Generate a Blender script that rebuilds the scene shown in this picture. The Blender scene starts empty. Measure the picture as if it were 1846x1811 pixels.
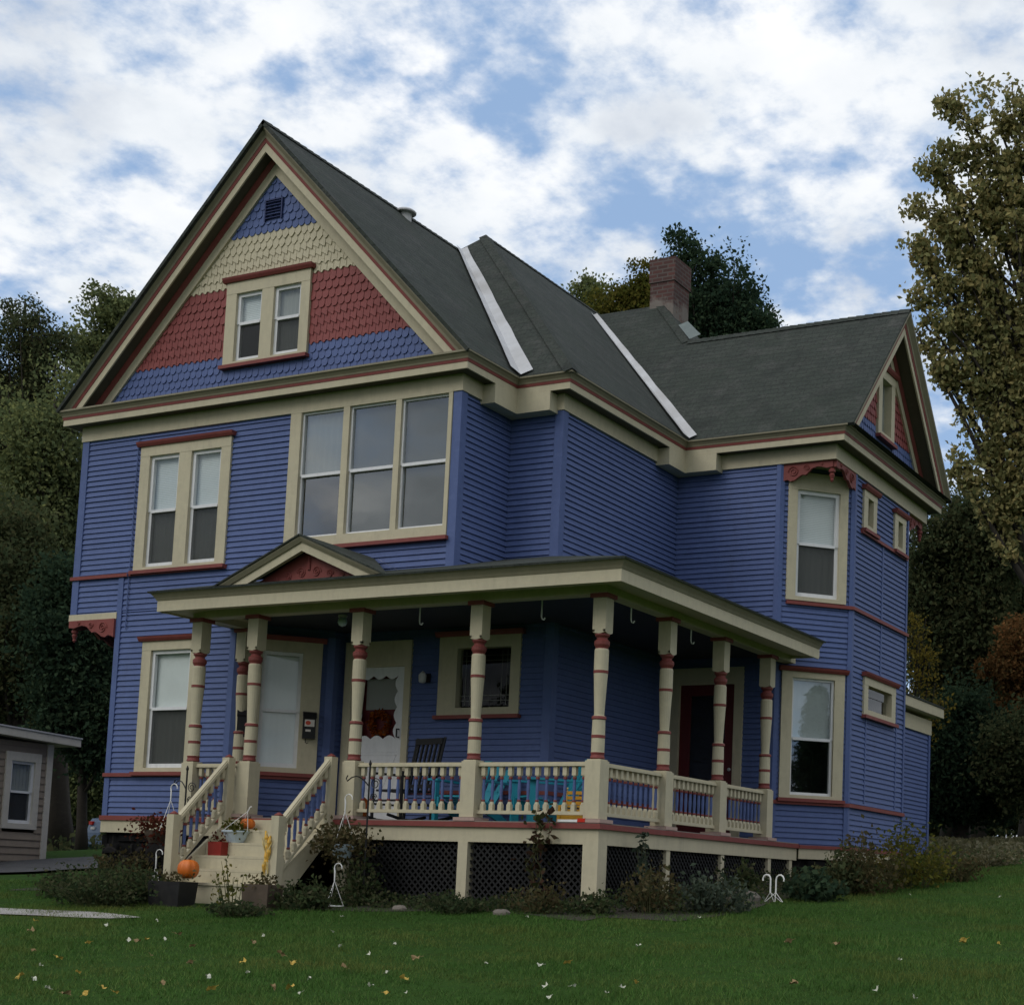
import bpy, math, random
import numpy as np
from mathutils import Vector, Matrix
random.seed(7); rng = np.random.default_rng(11)
scene = bpy.context.scene
COL = scene.collection
rad = math.radians

# ------------------------------------------------------------------ camera (solved from the photograph's perspective)
F_PX, PX0, PY0 = 2755.315, 1234.99, 1319.75
IW, IH = 1846, 1811
CAM = Vector((11.3544, -15.6849, -0.6561))
yaw, pitch, roll = -0.4697998, 0.0993870, 0.0355223
d_ = Vector((math.sin(yaw)*math.cos(pitch), math.cos(yaw)*math.cos(pitch), math.sin(pitch)))
r_ = d_.cross(Vector((0, 0, 1))).normalized(); u_ = r_.cross(d_)
c_, s_ = math.cos(roll), math.sin(roll)
RV = c_*r_ + s_*u_; UV_ = c_*u_ - s_*r_
cam_d = bpy.data.cameras.new('camera'); cam = bpy.data.objects.new('camera', cam_d); COL.objects.link(cam)
M = Matrix((RV, UV_, -d_)).transposed().to_4x4(); M.translation = CAM
cam.matrix_world = M
cam_d.sensor_fit = 'HORIZONTAL'; cam_d.sensor_width = 36.0
cam_d.lens = F_PX/IW*36.0
cam_d.shift_x = -(PX0-IW/2)/IW; cam_d.shift_y = (PY0-IH/2)/IW
cam_d.clip_start = 0.1; cam_d.clip_end = 2000
scene.camera = cam

def ray(px, py):
    return d_ + RV*((px-PX0)/F_PX) - UV_*((py-PY0)/F_PX)
def at(px, py, dist):            # a point dist metres in front of the photographer along a sight line
    return CAM + ray(px, py)*dist
def ss(a, b, x):
    t = min(1, max(0, (x-a)/(b-a))); return t*t*(3-2*t)
def ht(x, y):                    # the lie of the land
    z = -0.98 + 0.085*(y+0.84)
    if y > 14: z -= 0.045*(y-14)
    if y < -17: z -= 0.085*(y+17)
    if y > 60: z -= 0.04*(y-60)
    z -= 0.10*(1-ss(-10.5, -6.5, x)) + 0.50*(1-ss(-18, -14.5, x))
    z += 0.05*max(0, min(x-4.5, 20))*ss(1, 10, y)
    z += 0.03*math.sin(x*0.7+y*0.35)*math.cos(y*0.6)
    return z
def gnd(px, py):                 # where a sight line meets the ground
    q = ray(px, py); t = 4.0
    while t < 90:
        p = CAM + q*t
        if p.z < ht(p.x, p.y): return Vector((p.x, p.y, ht(p.x, p.y)))
        t += 0.03
    return p

# ------------------------------------------------------------------ materials
def new_mat(name):
    m = bpy.data.materials.new(name); m.use_nodes = True
    nt = m.node_tree
    return m, nt, nt.nodes['Principled BSDF'], nt.nodes, nt.links
def lin(r, g, b):
    f = lambda c: (c/255/12.92 if c/255 <= 0.04045 else ((c/255+0.055)/1.055)**2.4)
    return (f(r), f(g), f(b), 1)
def mixc(nt, a, b, fac, mode='MIX'):
    n = nt.nodes.new('ShaderNodeMix'); n.data_type = 'RGBA'; n.blend_type = mode
    for i, v in ((6, a), (7, b), (0, fac)):
        if isinstance(v, bpy.types.NodeSocket): nt.links.new(v, n.inputs[i])
        else: n.inputs[i].default_value = v
    return n.outputs[2]
def noise(nt, scale, detail=4, rough=0.55, vec=None, dist=0.0):
    n = nt.nodes.new('ShaderNodeTexNoise'); n.inputs['Scale'].default_value = scale
    n.inputs['Detail'].default_value = detail; n.inputs['Roughness'].default_value = rough
    n.inputs['Distortion'].default_value = dist
    if vec is not None: nt.links.new(vec, n.inputs['Vector'])
    return n.outputs['Fac']
def ramp(nt, fac, stops):
    n = nt.nodes.new('ShaderNodeValToRGB'); nt.links.new(fac, n.inputs[0])
    e = n.color_ramp.elements
    while len(e) < len(stops): e.new(0.5)
    for el, (p, c) in zip(e, stops): el.position = p; el.color = c
    return n.outputs[0]
def mapping(nt, kind='Object', scale=(1, 1, 1)):
    t = nt.nodes.new('ShaderNodeTexCoord'); m = nt.nodes.new('ShaderNodeMapping')
    m.inputs['Scale'].default_value = scale
    nt.links.new(t.outputs[kind], m.inputs[0]); return m.outputs[0]
def geo_pos(nt, scale=(1, 1, 1)):
    t = nt.nodes.new('ShaderNodeNewGeometry'); m = nt.nodes.new('ShaderNodeMapping')
    m.inputs['Scale'].default_value = scale
    nt.links.new(t.outputs['Position'], m.inputs[0]); return m.outputs[0]
def bump(nt, bs, h, strength=0.3, dist=0.01):
    b = nt.nodes.new('ShaderNodeBump'); b.inputs['Strength'].default_value = strength
    b.inputs['Distance'].default_value = dist
    nt.links.new(h, b.inputs['Height']); nt.links.new(b.outputs[0], bs.inputs['Normal'])
def scale_c(c, k): return (c[0]*k, c[1]*k, c[2]*k, 1)

def paint(name, col, rough=0.62, var=0.22, dirt=(0.10, 0.09, 0.07, 1), dirt_amt=0.25, streak=True):
    m, nt, b, N, L = new_mat(name)
    p = geo_pos(nt)
    n1 = noise(nt, 0.9, 6, 0.6, p); n2 = noise(nt, 14, 4, 0.6, geo_pos(nt, (1, 1, 0.35)))
    c = mixc(nt, scale_c(col, 1-var), scale_c(col, 1+var), n1)
    c = mixc(nt, c, scale_c(col, 0.8), ramp(nt, n2, [(0.45, (0, 0, 0, 1)), (0.8, (0.6, 0.6, 0.6, 1))]))
    n3 = noise(nt, 3.0, 8, 0.7, geo_pos(nt, (1, 1, 0.25 if streak else 1)))
    c = mixc(nt, c, dirt, ramp(nt, n3, [(0.56, (0, 0, 0, 1)), (0.82, (dirt_amt,)*3+(1,))]))
    n5 = noise(nt, 5.5, 6, 0.65, geo_pos(nt, (1, 1, 2.2)))         # patchy fading and chalking
    c = mixc(nt, c, scale_c((min(1, col[0]*1.25+.012), min(1, col[1]*1.25+.012), min(1, col[2]*1.18+.012), 1), 1), ramp(nt, n5, [(0.5, (0, 0, 0, 1)), (0.72, (min(.55, var*2.6),)*3+(1,))]))
    L.new(c, b.inputs['Base Color']); b.inputs['Roughness'].default_value = rough
    b.inputs['Specular IOR Level'].default_value = 0.3
    bump(nt, b, noise(nt, 45, 4, 0.6, geo_pos(nt, (1, 1, 0.4))), 0.25, 0.004)
    return m
BLUE = (0.082, 0.121, 0.275, 1); BEIGE = (0.505, 0.458, 0.322, 1); RED = (0.205, 0.052, 0.045, 1)
M_blue = paint('blue_paint', BLUE, var=0.16, dirt=(0.05, 0.055, 0.08, 1), dirt_amt=0.35)
M_beige = paint('beige_paint', BEIGE, var=0.10, dirt_amt=0.3)
M_crown = paint('olive_crown_tone', (.235, .215, .145, 1), var=0.12, dirt_amt=0.3)  # darker than the beige trim, used on all crown mouldings
M_soffit = paint('dark_soffit_tone', (.085, .075, .052, 1), var=0.15, dirt_amt=0.2)  # much darker than the beige trim, used on eave and rake soffits
M_red = paint('red_paint', RED, var=0.2, dirt_amt=0.3)
M_shred = paint('red_shingle_paint', (0.225, 0.056, 0.052, 1), var=0.2, dirt_amt=0.25)
M_white = paint('white_paint', (0.72, 0.73, 0.74, 1), var=0.05, dirt_amt=0.15)
M_wood = paint('grey_wood', (0.10, 0.09, 0.075, 1), var=0.25)
M_deck = paint('deck_paint', (0.22, 0.20, 0.17, 1), var=0.2, dirt_amt=0.5)
M_ceil = paint('shaded_porch_ceiling', (0.03, 0.033, 0.045, 1), var=0.15)  # the shade under the porch is put into this dark colour
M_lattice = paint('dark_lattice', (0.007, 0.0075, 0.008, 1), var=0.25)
M_taupe = paint('taupe_siding', (0.25, 0.205, 0.16, 1), var=0.14)
M_taupetrim = paint('taupe_trim', (0.52, 0.49, 0.43, 1), var=0.1)
M_black = paint('black_metal', (0.014, 0.014, 0.015, 1), rough=0.45, var=0.2, dirt_amt=0.1)
M_plastic = paint('white_plastic', (0.78, 0.78, 0.76, 1), rough=0.4, var=0.06, dirt_amt=0.12)
M_teal = paint('teal_plastic', (0.025, 0.30, 0.40, 1), rough=0.5, var=0.1, dirt_amt=0.12)
M_yellow = paint('yellow_plastic', (0.62, 0.33, 0.03, 1), rough=0.5, var=0.1, dirt_amt=0.15)
M_redplastic = paint('red_ceramic', (0.24, 0.022, 0.016, 1), rough=0.5, var=0.12)
M_pot = paint('pale_blue_ceramic', (0.55, 0.66, 0.74, 1), rough=0.4, var=0.06, dirt_amt=0.12)
M_maroon = paint('maroon_door_paint', (0.10, 0.012, 0.014, 1), rough=0.5, var=0.15)
M_vent = paint('weathered_metal', (0.5, 0.5, 0.5, 1), rough=0.5, var=0.1)
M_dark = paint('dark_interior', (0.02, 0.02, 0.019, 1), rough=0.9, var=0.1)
M_blackwood = paint('black_wood', (0.013, 0.013, 0.014, 1), rough=0.6, var=0.2)
M_brownwood = paint('brown_wood', (0.10, 0.075, 0.055, 1), rough=0.8, var=0.3)
M_corn = paint('dried_corn', (0.62, 0.36, 0.06, 1), rough=0.8, var=0.3)
M_husk = paint('corn_husk', (0.58, 0.46, 0.20, 1), rough=0.9, var=0.2)
M_stem = paint('plant_stem', (0.07, 0.075, 0.03, 1), rough=0.9, var=0.3)

def mk_metal():
    m, nt, b, N, L = new_mat('silver_coated_metal')
    n = noise(nt, 5, 6, 0.6, geo_pos(nt)); n2 = noise(nt, 1.1, 3, 0.5, geo_pos(nt))
    c = mixc(nt, (0.40, 0.41, 0.42, 1), (0.58, 0.59, 0.60, 1), n)
    c = mixc(nt, c, (0.24, 0.22, 0.19, 1), ramp(nt, n2, [(0.45, (0, 0, 0, 1)), (0.72, (0.7, 0.5, 0.5, 1))]))
    L.new(c, b.inputs['Base Color']); b.inputs['Roughness'].default_value = 0.55
    bump(nt, b, noise(nt, 9, 4, 0.5, geo_pos(nt)), 0.5, 0.02); return m
M_flash = mk_metal()

def mk_shingles():
    m, nt, b, N, L = new_mat('asphalt_shingles')
    uv = nt.nodes.new('ShaderNodeUVMap'); uv.uv_map = 'UVMap'
    wob = noise(nt, 1.2, 3, 0.5, uv.outputs[0])
    add = nt.nodes.new('ShaderNodeVectorMath'); add.operation = 'MULTIPLY_ADD'
    L.new(wob, add.inputs[0]); add.inputs[1].default_value = (0.05, 0.05, 0); L.new(uv.outputs[0], add.inputs[2])
    br = nt.nodes.new('ShaderNodeTexBrick'); L.new(add.outputs[0], br.inputs['Vector'])
    br.inputs['Color1'].default_value = (0.043, 0.051, 0.045, 1); br.inputs['Color2'].default_value = (0.056, 0.064, 0.055, 1)
    br.inputs['Mortar'].default_value = (0.026, 0.030, 0.027, 1)
    br.inputs['Scale'].default_value = 1; br.inputs['Mortar Size'].default_value = 0.007
    br.inputs['Mortar Smooth'].default_value = 0.25; br.inputs['Bias'].default_value = 0.0
    br.inputs['Brick Width'].default_value = 0.31; br.inputs['Row Height'].default_value = 0.135
    n = noise(nt, 0.55, 7, 0.62, geo_pos(nt)); n2 = noise(nt, 2.6, 6, 0.7, geo_pos(nt))
    c = mixc(nt, br.outputs[0], (0.040, 0.050, 0.040, 1), ramp(nt, n, [(0.38, (0, 0, 0, 1)), (0.66, (0.8,)*3+(1,))]))
    n4 = noise(nt, 1.7, 8, 0.75, geo_pos(nt))
    c = mixc(nt, c, (0.024, 0.028, 0.025, 1), ramp(nt, n4, [(0.48, (0, 0, 0, 1)), (0.70, (0.75,)*3+(1,))]))
    c = mixc(nt, c, (0.082, 0.082, 0.077, 1), ramp(nt, n2, [(0.50, (0, 0, 0, 1)), (0.72, (0.6,)*3+(1,))]))
    c = mixc(nt, c, (0.02, 0.022, 0.02, 1), ramp(nt, noise(nt, 26, 4, 0.7, geo_pos(nt)), [(0.46, (0, 0, 0, 1)), (0.66, (0.65,)*3+(1,))]))
    L.new(c, b.inputs['Base Color']); b.inputs['Roughness'].default_value = 0.92
    b.inputs['Specular IOR Level'].default_value = 0.15
    sep = nt.nodes.new('ShaderNodeSeparateXYZ'); L.new(add.outputs[0], sep.inputs[0])
    md = nt.nodes.new('ShaderNodeMath'); md.operation = 'MODULO'; L.new(sep.outputs[1], md.inputs[0]); md.inputs[1].default_value = 0.135
    mu = nt.nodes.new('ShaderNodeMath'); mu.operation = 'MULTIPLY_ADD'; L.new(md.outputs[0], mu.inputs[0]); mu.inputs[1].default_value = -7.4
    inv = nt.nodes.new('ShaderNodeMath'); inv.operation = 'MULTIPLY'; L.new(br.outputs['Fac'], inv.inputs[0]); inv.inputs[1].default_value = -0.5
    L.new(inv.outputs[0], mu.inputs[2])
    bump(nt, b, mu.outputs[0], 0.55, 0.016); return m
M_shing = mk_shingles()

def mk_brick():
    m, nt, b, N, L = new_mat('chimney_brick')
    uv = nt.nodes.new('ShaderNodeUVMap'); uv.uv_map = 'UVMap'
    br = nt.nodes.new('ShaderNodeTexBrick'); L.new(uv.outputs[0], br.inputs['Vector'])
    br.inputs['Color1'].default_value = (0.11, 0.045, 0.038, 1); br.inputs['Color2'].default_value = (0.065, 0.033, 0.029, 1)
    br.inputs['Mortar'].default_value = (0.11, 0.09, 0.08, 1); br.inputs['Scale'].default_value = 1
    br.inputs['Mortar Size'].default_value = 0.012; br.inputs['Brick Width'].default_value = 0.21; br.inputs['Row Height'].default_value = 0.075
    n = noise(nt, 3, 6, 0.65, geo_pos(nt))
    c = mixc(nt, br.outputs[0], (0.06, 0.04, 0.04, 1), ramp(nt, n, [(0.45, (0, 0, 0, 1)), (0.75, (0.6,)*3+(1,))]))
    # a worn parge coat on the lower shaft
    sep = nt.nodes.new('ShaderNodeSeparateXYZ'); g = nt.nodes.new('ShaderNodeNewGeometry'); L.new(g.outputs['Position'], sep.inputs[0])
    ad = nt.nodes.new('ShaderNodeMath'); ad.operation = 'MULTIPLY_ADD'; L.new(n, ad.inputs[0]); ad.inputs[1].default_value = 0.9; L.new(sep.outputs[2], ad.inputs[2])
    mr = nt.nodes.new('ShaderNodeMapRange'); L.new(ad.outputs[0], mr.inputs[0])
    mr.inputs[1].default_value = 10.14; mr.inputs[2].default_value = 10.28; mr.inputs[3].default_value = 1; mr.inputs[4].default_value = 0
    pc = mixc(nt, (0.14, 0.125, 0.11, 1), (0.23, 0.20, 0.175, 1), noise(nt, 7, 5, 0.7, geo_pos(nt)))
    pc = mixc(nt, pc, (0.11, 0.055, 0.047, 1), ramp(nt, noise(nt, 4.2, 5, 0.7, geo_pos(nt)), [(0.5, (0, 0, 0, 1)), (0.62, (0.8,)*3+(1,))]))
    c = mixc(nt, c, pc, mr.outputs[0])
    L.new(c, b.inputs['Base Color']); b.inputs['Roughness'].default_value = 0.95
    bump(nt, b, br.outputs['Fac'], -0.5, 0.01); return m
M_brick = mk_brick()

def mk_stone():
    m, nt, b, N, L = new_mat('dark_foundation_stone')
    v = nt.nodes.new('ShaderNodeTexVoronoi'); v.feature = 'DISTANCE_TO_EDGE'
    p = geo_pos(nt, (3.0, 3.0, 4.6)); L.new(p, v.inputs['Vector']); v.inputs['Scale'].default_value = 1
    v2 = nt.nodes.new('ShaderNodeTexVoronoi'); L.new(p, v2.inputs['Vector']); v2.inputs['Scale'].default_value = 1
    c = mixc(nt, (0.006, 0.0065, 0.007, 1), (0.022, 0.021, 0.021, 1), v2.outputs['Color'])
    c = mixc(nt, (0.03, 0.028, 0.027, 1), c, ramp(nt, v.outputs['Distance'], [(0.01, (0, 0, 0, 1)), (0.06, (1, 1, 1, 1))]))
    L.new(c, b.inputs['Base Color']); b.inputs['Roughness'].default_value = 1.0; b.inputs['Specular IOR Level'].default_value = 0.05
    bump(nt, b, v.outputs['Distance'], 1.0, 0.08); return m
M_stone = mk_stone()

def mk_glass(name, tint, refl):
    m = bpy.data.materials.new(name); m.use_nodes = True; nt = m.node_tree; nt.nodes.clear()
    out = nt.nodes.new('ShaderNodeOutputMaterial'); mx = nt.nodes.new('ShaderNodeMixShader')
    tr = nt.nodes.new('ShaderNodeBsdfTransparent'); tr.inputs[0].default_value = tint
    gl = nt.nodes.new('ShaderNodeBsdfGlossy'); gl.inputs['Roughness'].default_value = 0.015
    gl.inputs[0].default_value = (0.93, 0.97, 1, 1)
    lw = nt.nodes.new('ShaderNodeLayerWeight'); lw.inputs[0].default_value = .5
    pw = nt.nodes.new('ShaderNodeMath'); pw.operation = 'POWER'; nt.links.new(lw.outputs['Facing'], pw.inputs[0]); pw.inputs[1].default_value = 4.0
    mu = nt.nodes.new('ShaderNodeMath'); mu.operation = 'MULTIPLY_ADD'; mu.use_clamp = True
    nt.links.new(pw.outputs[0], mu.inputs[0]); mu.inputs[1].default_value = .9; mu.inputs[2].default_value = refl
    b = nt.nodes.new('ShaderNodeBump'); b.inputs['Strength'].default_value = 0.06; b.inputs['Distance'].default_value = 0.02
    nt.links.new(noise(nt, 1.6, 2, 0.5, geo_pos(nt)), b.inputs['Height'])
    nt.links.new(b.outputs[0], gl.inputs['Normal'])
    nt.links.new(mu.outputs[0], mx.inputs[0]); nt.links.new(tr.outputs[0], mx.inputs[1]); nt.links.new(gl.outputs[0], mx.inputs[2])
    nt.links.new(mx.outputs[0], out.inputs[0]); return m
M_glass = mk_glass('window_glass', (0.95, 0.97, 0.96, 1), 0.07)
M_glass_hi = mk_glass('picture_window_glass', (0.80, 0.83, 0.82, 1), 0.17)

M_glass_lo = mk_glass('dull_leaded_glass', (0.6, 0.62, 0.6, 1), 0.015)

def mk_screen():
    m = bpy.data.materials.new('insect_screen'); m.use_nodes = True; nt = m.node_tree; nt.nodes.clear()
    out = nt.nodes.new('ShaderNodeOutputMaterial'); mx = nt.nodes.new('ShaderNodeMixShader'); mx.inputs[0].default_value = 0.55
    tr = nt.nodes.new('ShaderNodeBsdfTransparent'); di = nt.nodes.new('ShaderNodeBsdfDiffuse'); di.inputs[0].default_value = (0.06, 0.062, 0.062, 1)
    nt.links.new(tr.outputs[0], mx.inputs[1]); nt.links.new(di.outputs[0], mx.inputs[2]); nt.links.new(mx.outputs[0], out.inputs[0]); return m
M_screen = mk_screen()

def mk_blind(name, col, slat=0.0):
    m, nt, b, N, L = new_mat(name)
    n = noise(nt, 2.2, 4, 0.6, geo_pos(nt))
    c = mixc(nt, scale_c(col, 0.82), col, n)
    if slat:
        w = nt.nodes.new('ShaderNodeTexWave'); w.bands_direction = 'Z'; L.new(geo_pos(nt), w.inputs[0]); w.inputs['Scale'].default_value = slat
        c = mixc(nt, c, scale_c(col, 0.66), w.outputs['Fac']); bump(nt, b, w.outputs['Fac'], 0.3, 0.01)
    L.new(c, b.inputs['Base Color']); b.inputs['Roughness'].default_value = 0.8; return m
M_blind = mk_blind('white_blind', (0.72, 0.78, 0.78, 1), 12.0)
M_shade = mk_blind('white_roller_shade', (0.80, 0.85, 0.84, 1))
M_curtain = mk_blind('grey_curtain', (0.30, 0.315, 0.29, 1))
M_murky = mk_blind('murky_reflection', (0.10, 0.108, 0.098, 1))  # added backing whose tone imitates clouds mirrored in the panes
M_pane_leaf = paint('lead_came', (0.25, 0.25, 0.23, 1), rough=0.5, var=0.1)

def mk_leaf(name, cols, trans=0.40):
    m = bpy.data.materials.new(name); m.use_nodes = True; nt = m.node_tree; nt.nodes.clear()
    out = nt.nodes.new('ShaderNodeOutputMaterial'); mx = nt.nodes.new('ShaderNodeMixShader'); mx.inputs[0].default_value = trans
    g = nt.nodes.new('ShaderNodeNewGeometry')
    n = len(cols)
    c = ramp(nt, g.outputs['Random Per Island'], [(i/max(1, n-1), col) for i, col in enumerate(cols)])
    ns = noise(nt, 0.55, 3, 0.5, geo_pos(nt))
    c = mixc(nt, scale_c(cols[0], 0.9), c, ramp(nt, ns, [(0.3, (0.35,)*3+(1,)), (0.6, (1, 1, 1, 1))]))
    di = nt.nodes.new('ShaderNodeBsdfDiffuse'); tl = nt.nodes.new('ShaderNodeBsdfTranslucent')
    nt.links.new(c, di.inputs[0]); nt.links.new(c, tl.inputs[0])
    nt.links.new(di.outputs[0], mx.inputs[1]); nt.links.new(tl.outputs[0], mx.inputs[2]); nt.links.new(mx.outputs[0], out.inputs[0]); return m
def C(r, g, b): return (r, g, b, 1)
LF_gold = mk_leaf('olive_gold_leaves', [C(.20, .215, .095), C(.27, .265, .115), C(.34, .30, .125), C(.42, .335, .145)], 0.35)
LF_dark = mk_leaf('dark_green_leaves', [C(0.027, 0.051, 0.033), C(0.048, 0.081, 0.045), C(0.068, 0.099, 0.051)])
LF_green = mk_leaf('green_leaves', [C(0.105, 0.138, 0.065), C(0.179, 0.212, 0.090), C(0.244, 0.260, 0.098)])
LF_ygreen = mk_leaf('yellow_green_leaves', [C(0.065, 0.078, 0.019), C(0.130, 0.130, 0.026), C(0.208, 0.169, 0.039)])
LF_wood = mk_leaf('woodland_leaves', [C(.058, .080, .040), C(.088, .110, .052), C(.125, .120, .055), C(.072, .100, .046)])
LF_orange = mk_leaf('orange_leaves', [C(.11, .07, .03), C(.20, .10, .04), C(.27, .13, .05), C(.13, .11, .045)])
LF_shrub = mk_leaf('garden_leaves', [C(0.033, 0.053, 0.027), C(0.060, 0.087, 0.036), C(0.090, 0.108, 0.045), C(0.128, 0.112, 0.068)])
LF_grey = mk_leaf('grey_green_leaves', [C(0.044, 0.062, 0.044), C(0.075, 0.100, 0.069), C(0.138, 0.163, 0.125)])
LF_dry = mk_leaf('dry_stems', [C(0.072, 0.061, 0.029), C(0.131, 0.102, 0.051), C(0.051, 0.065, 0.026), C(0.189, 0.145, 0.080)])
LF_hedge = mk_leaf('dry_ground_cover_leaves', [C(.13, .125, .06), C(.19, .17, .09), C(.30, .27, .18), C(.12, .14, .06)])
LF_red = mk_leaf('reddish_leaves', [C(.08, .02, .016), C(.12, .035, .02), C(.05, .045, .02)])
LF_yel = mk_leaf('yellow_leaves', [C(.30, .22, .04), C(.20, .17, .04), C(.10, .09, .03)])
LF_grass = mk_leaf('grass_blades', [C(0.048, 0.109, 0.025), C(0.069, 0.149, 0.034), C(0.092, 0.184, 0.044), C(0.132, 0.172, 0.057)], 0.3)
def patchy_grass():
    nt = LF_grass.node_tree; di = [n for n in nt.nodes if n.type == 'BSDF_DIFFUSE'][0]; tl = [n for n in nt.nodes if n.type == 'BSDF_TRANSLUCENT'][0]
    src = di.inputs[0].links[0].from_socket
    f = ramp(nt, noise(nt, 0.45, 5, 0.6, geo_pos(nt, (1, 1.6, 1))), [(.46, (0, 0, 0, 1)), (.68, (.75,)*3+(1,))])
    c = mixc(nt, src, (.15, .155, .045, 1), f); nt.links.new(c, di.inputs[0]); nt.links.new(c, tl.inputs[0])
patchy_grass()
M_bark = paint('bark', (0.04, 0.034, 0.027, 1), rough=0.95, var=0.35)

def mk_ground():
    m, nt, b, N, L = new_mat('lawn_soil')
    n = noise(nt, 0.35, 6, 0.6, geo_pos(nt)); n2 = noise(nt, 6, 5, 0.7, geo_pos(nt))
    c = mixc(nt, (0.020, 0.050, 0.010, 1), (0.034, 0.074, 0.014, 1), n)
    c = mixc(nt, c, (0.022, 0.026, 0.010, 1), ramp(nt, n2, [(0.5, (0, 0, 0, 1)), (0.75, (0.7,)*3+(1,))]))
    L.new(c, b.inputs['Base Color']); b.inputs['Roughness'].default_value = 1.0; b.inputs['Specular IOR Level'].default_value = 0.05
    bump(nt, b, n2, 0.6, 0.04); return m
M_ground = mk_ground()
def mk_rough(name, c1, c2, sc):
    m, nt, b, N, L = new_mat(name)
    n = noise(nt, sc, 8, 0.7, geo_pos(nt)); n2 = noise(nt, sc*0.12, 4, 0.6, geo_pos(nt))
    c = mixc(nt, c1, c2, n); c = mixc(nt, c, scale_c(c1, 0.6), ramp(nt, n2, [(0.45, (0, 0, 0, 1)), (0.7, (0.7,)*3+(1,))]))
    L.new(c, b.inputs['Base Color']); b.inputs['Roughness'].default_value = 0.95
    bump(nt, b, n, 0.5, 0.02); return m
M_asphalt = mk_rough('asphalt', (0.04, 0.04, 0.042, 1), (0.07, 0.07, 0.07, 1), 30)
M_concrete = mk_rough('concrete', (0.26, 0.25, 0.235, 1), (0.40, 0.385, 0.36, 1), 12)
M_soil = mk_rough('bed_soil', (0.018, 0.015, 0.010, 1), (0.045, 0.036, 0.024, 1), 10)
M_rock = mk_rough('rock', (0.11, 0.10, 0.085, 1), (0.22, 0.19, 0.16, 1), 6)
def mk_pumpkin():
    m, nt, b, N, L = new_mat('pumpkin_skin')
    c = mixc(nt, (0.50, 0.10, 0.008, 1), (0.72, 0.19, 0.015, 1), noise(nt, 6, 4, 0.6, geo_pos(nt)))
    L.new(c, b.inputs['Base Color']); b.inputs['Roughness'].default_value = 0.5; return m
M_pumpkin = mk_pumpkin()
def mk_car():
    m, nt, b, N, L = new_mat('blue_grey_car_paint')
    c = mixc(nt, (0.085, 0.14, 0.24, 1), (0.11, 0.17, 0.27, 1), noise(nt, 2, 4, 0.6, geo_pos(nt)))
    L.new(c, b.inputs['Base Color']); b.inputs['Roughness'].default_value = 0.45; b.inputs['Metallic'].default_value = 0.0
    b.inputs['Coat Weight'].default_value = 0.1; return m
M_car = mk_car()
M_tail = paint('red_lamp_lens', (0.55, 0.03, 0.015, 1), rough=0.25, var=0.1)
M_tyre = paint('tyre_rubber', (0.02, 0.02, 0.02, 1), rough=0.9, var=0.1)
M_carglass = paint('tinted_car_glass', (0.02, 0.024, 0.028, 1), rough=0.08, var=0.1, dirt_amt=0.05)
M_label = paint('paper_label', (0.7, 0.66, 0.6, 1), rough=0.7, var=0.1)
M_logo = paint('red_label_ink', (0.6, 0.09, 0.05, 1), rough=0.7, var=0.1)

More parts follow.
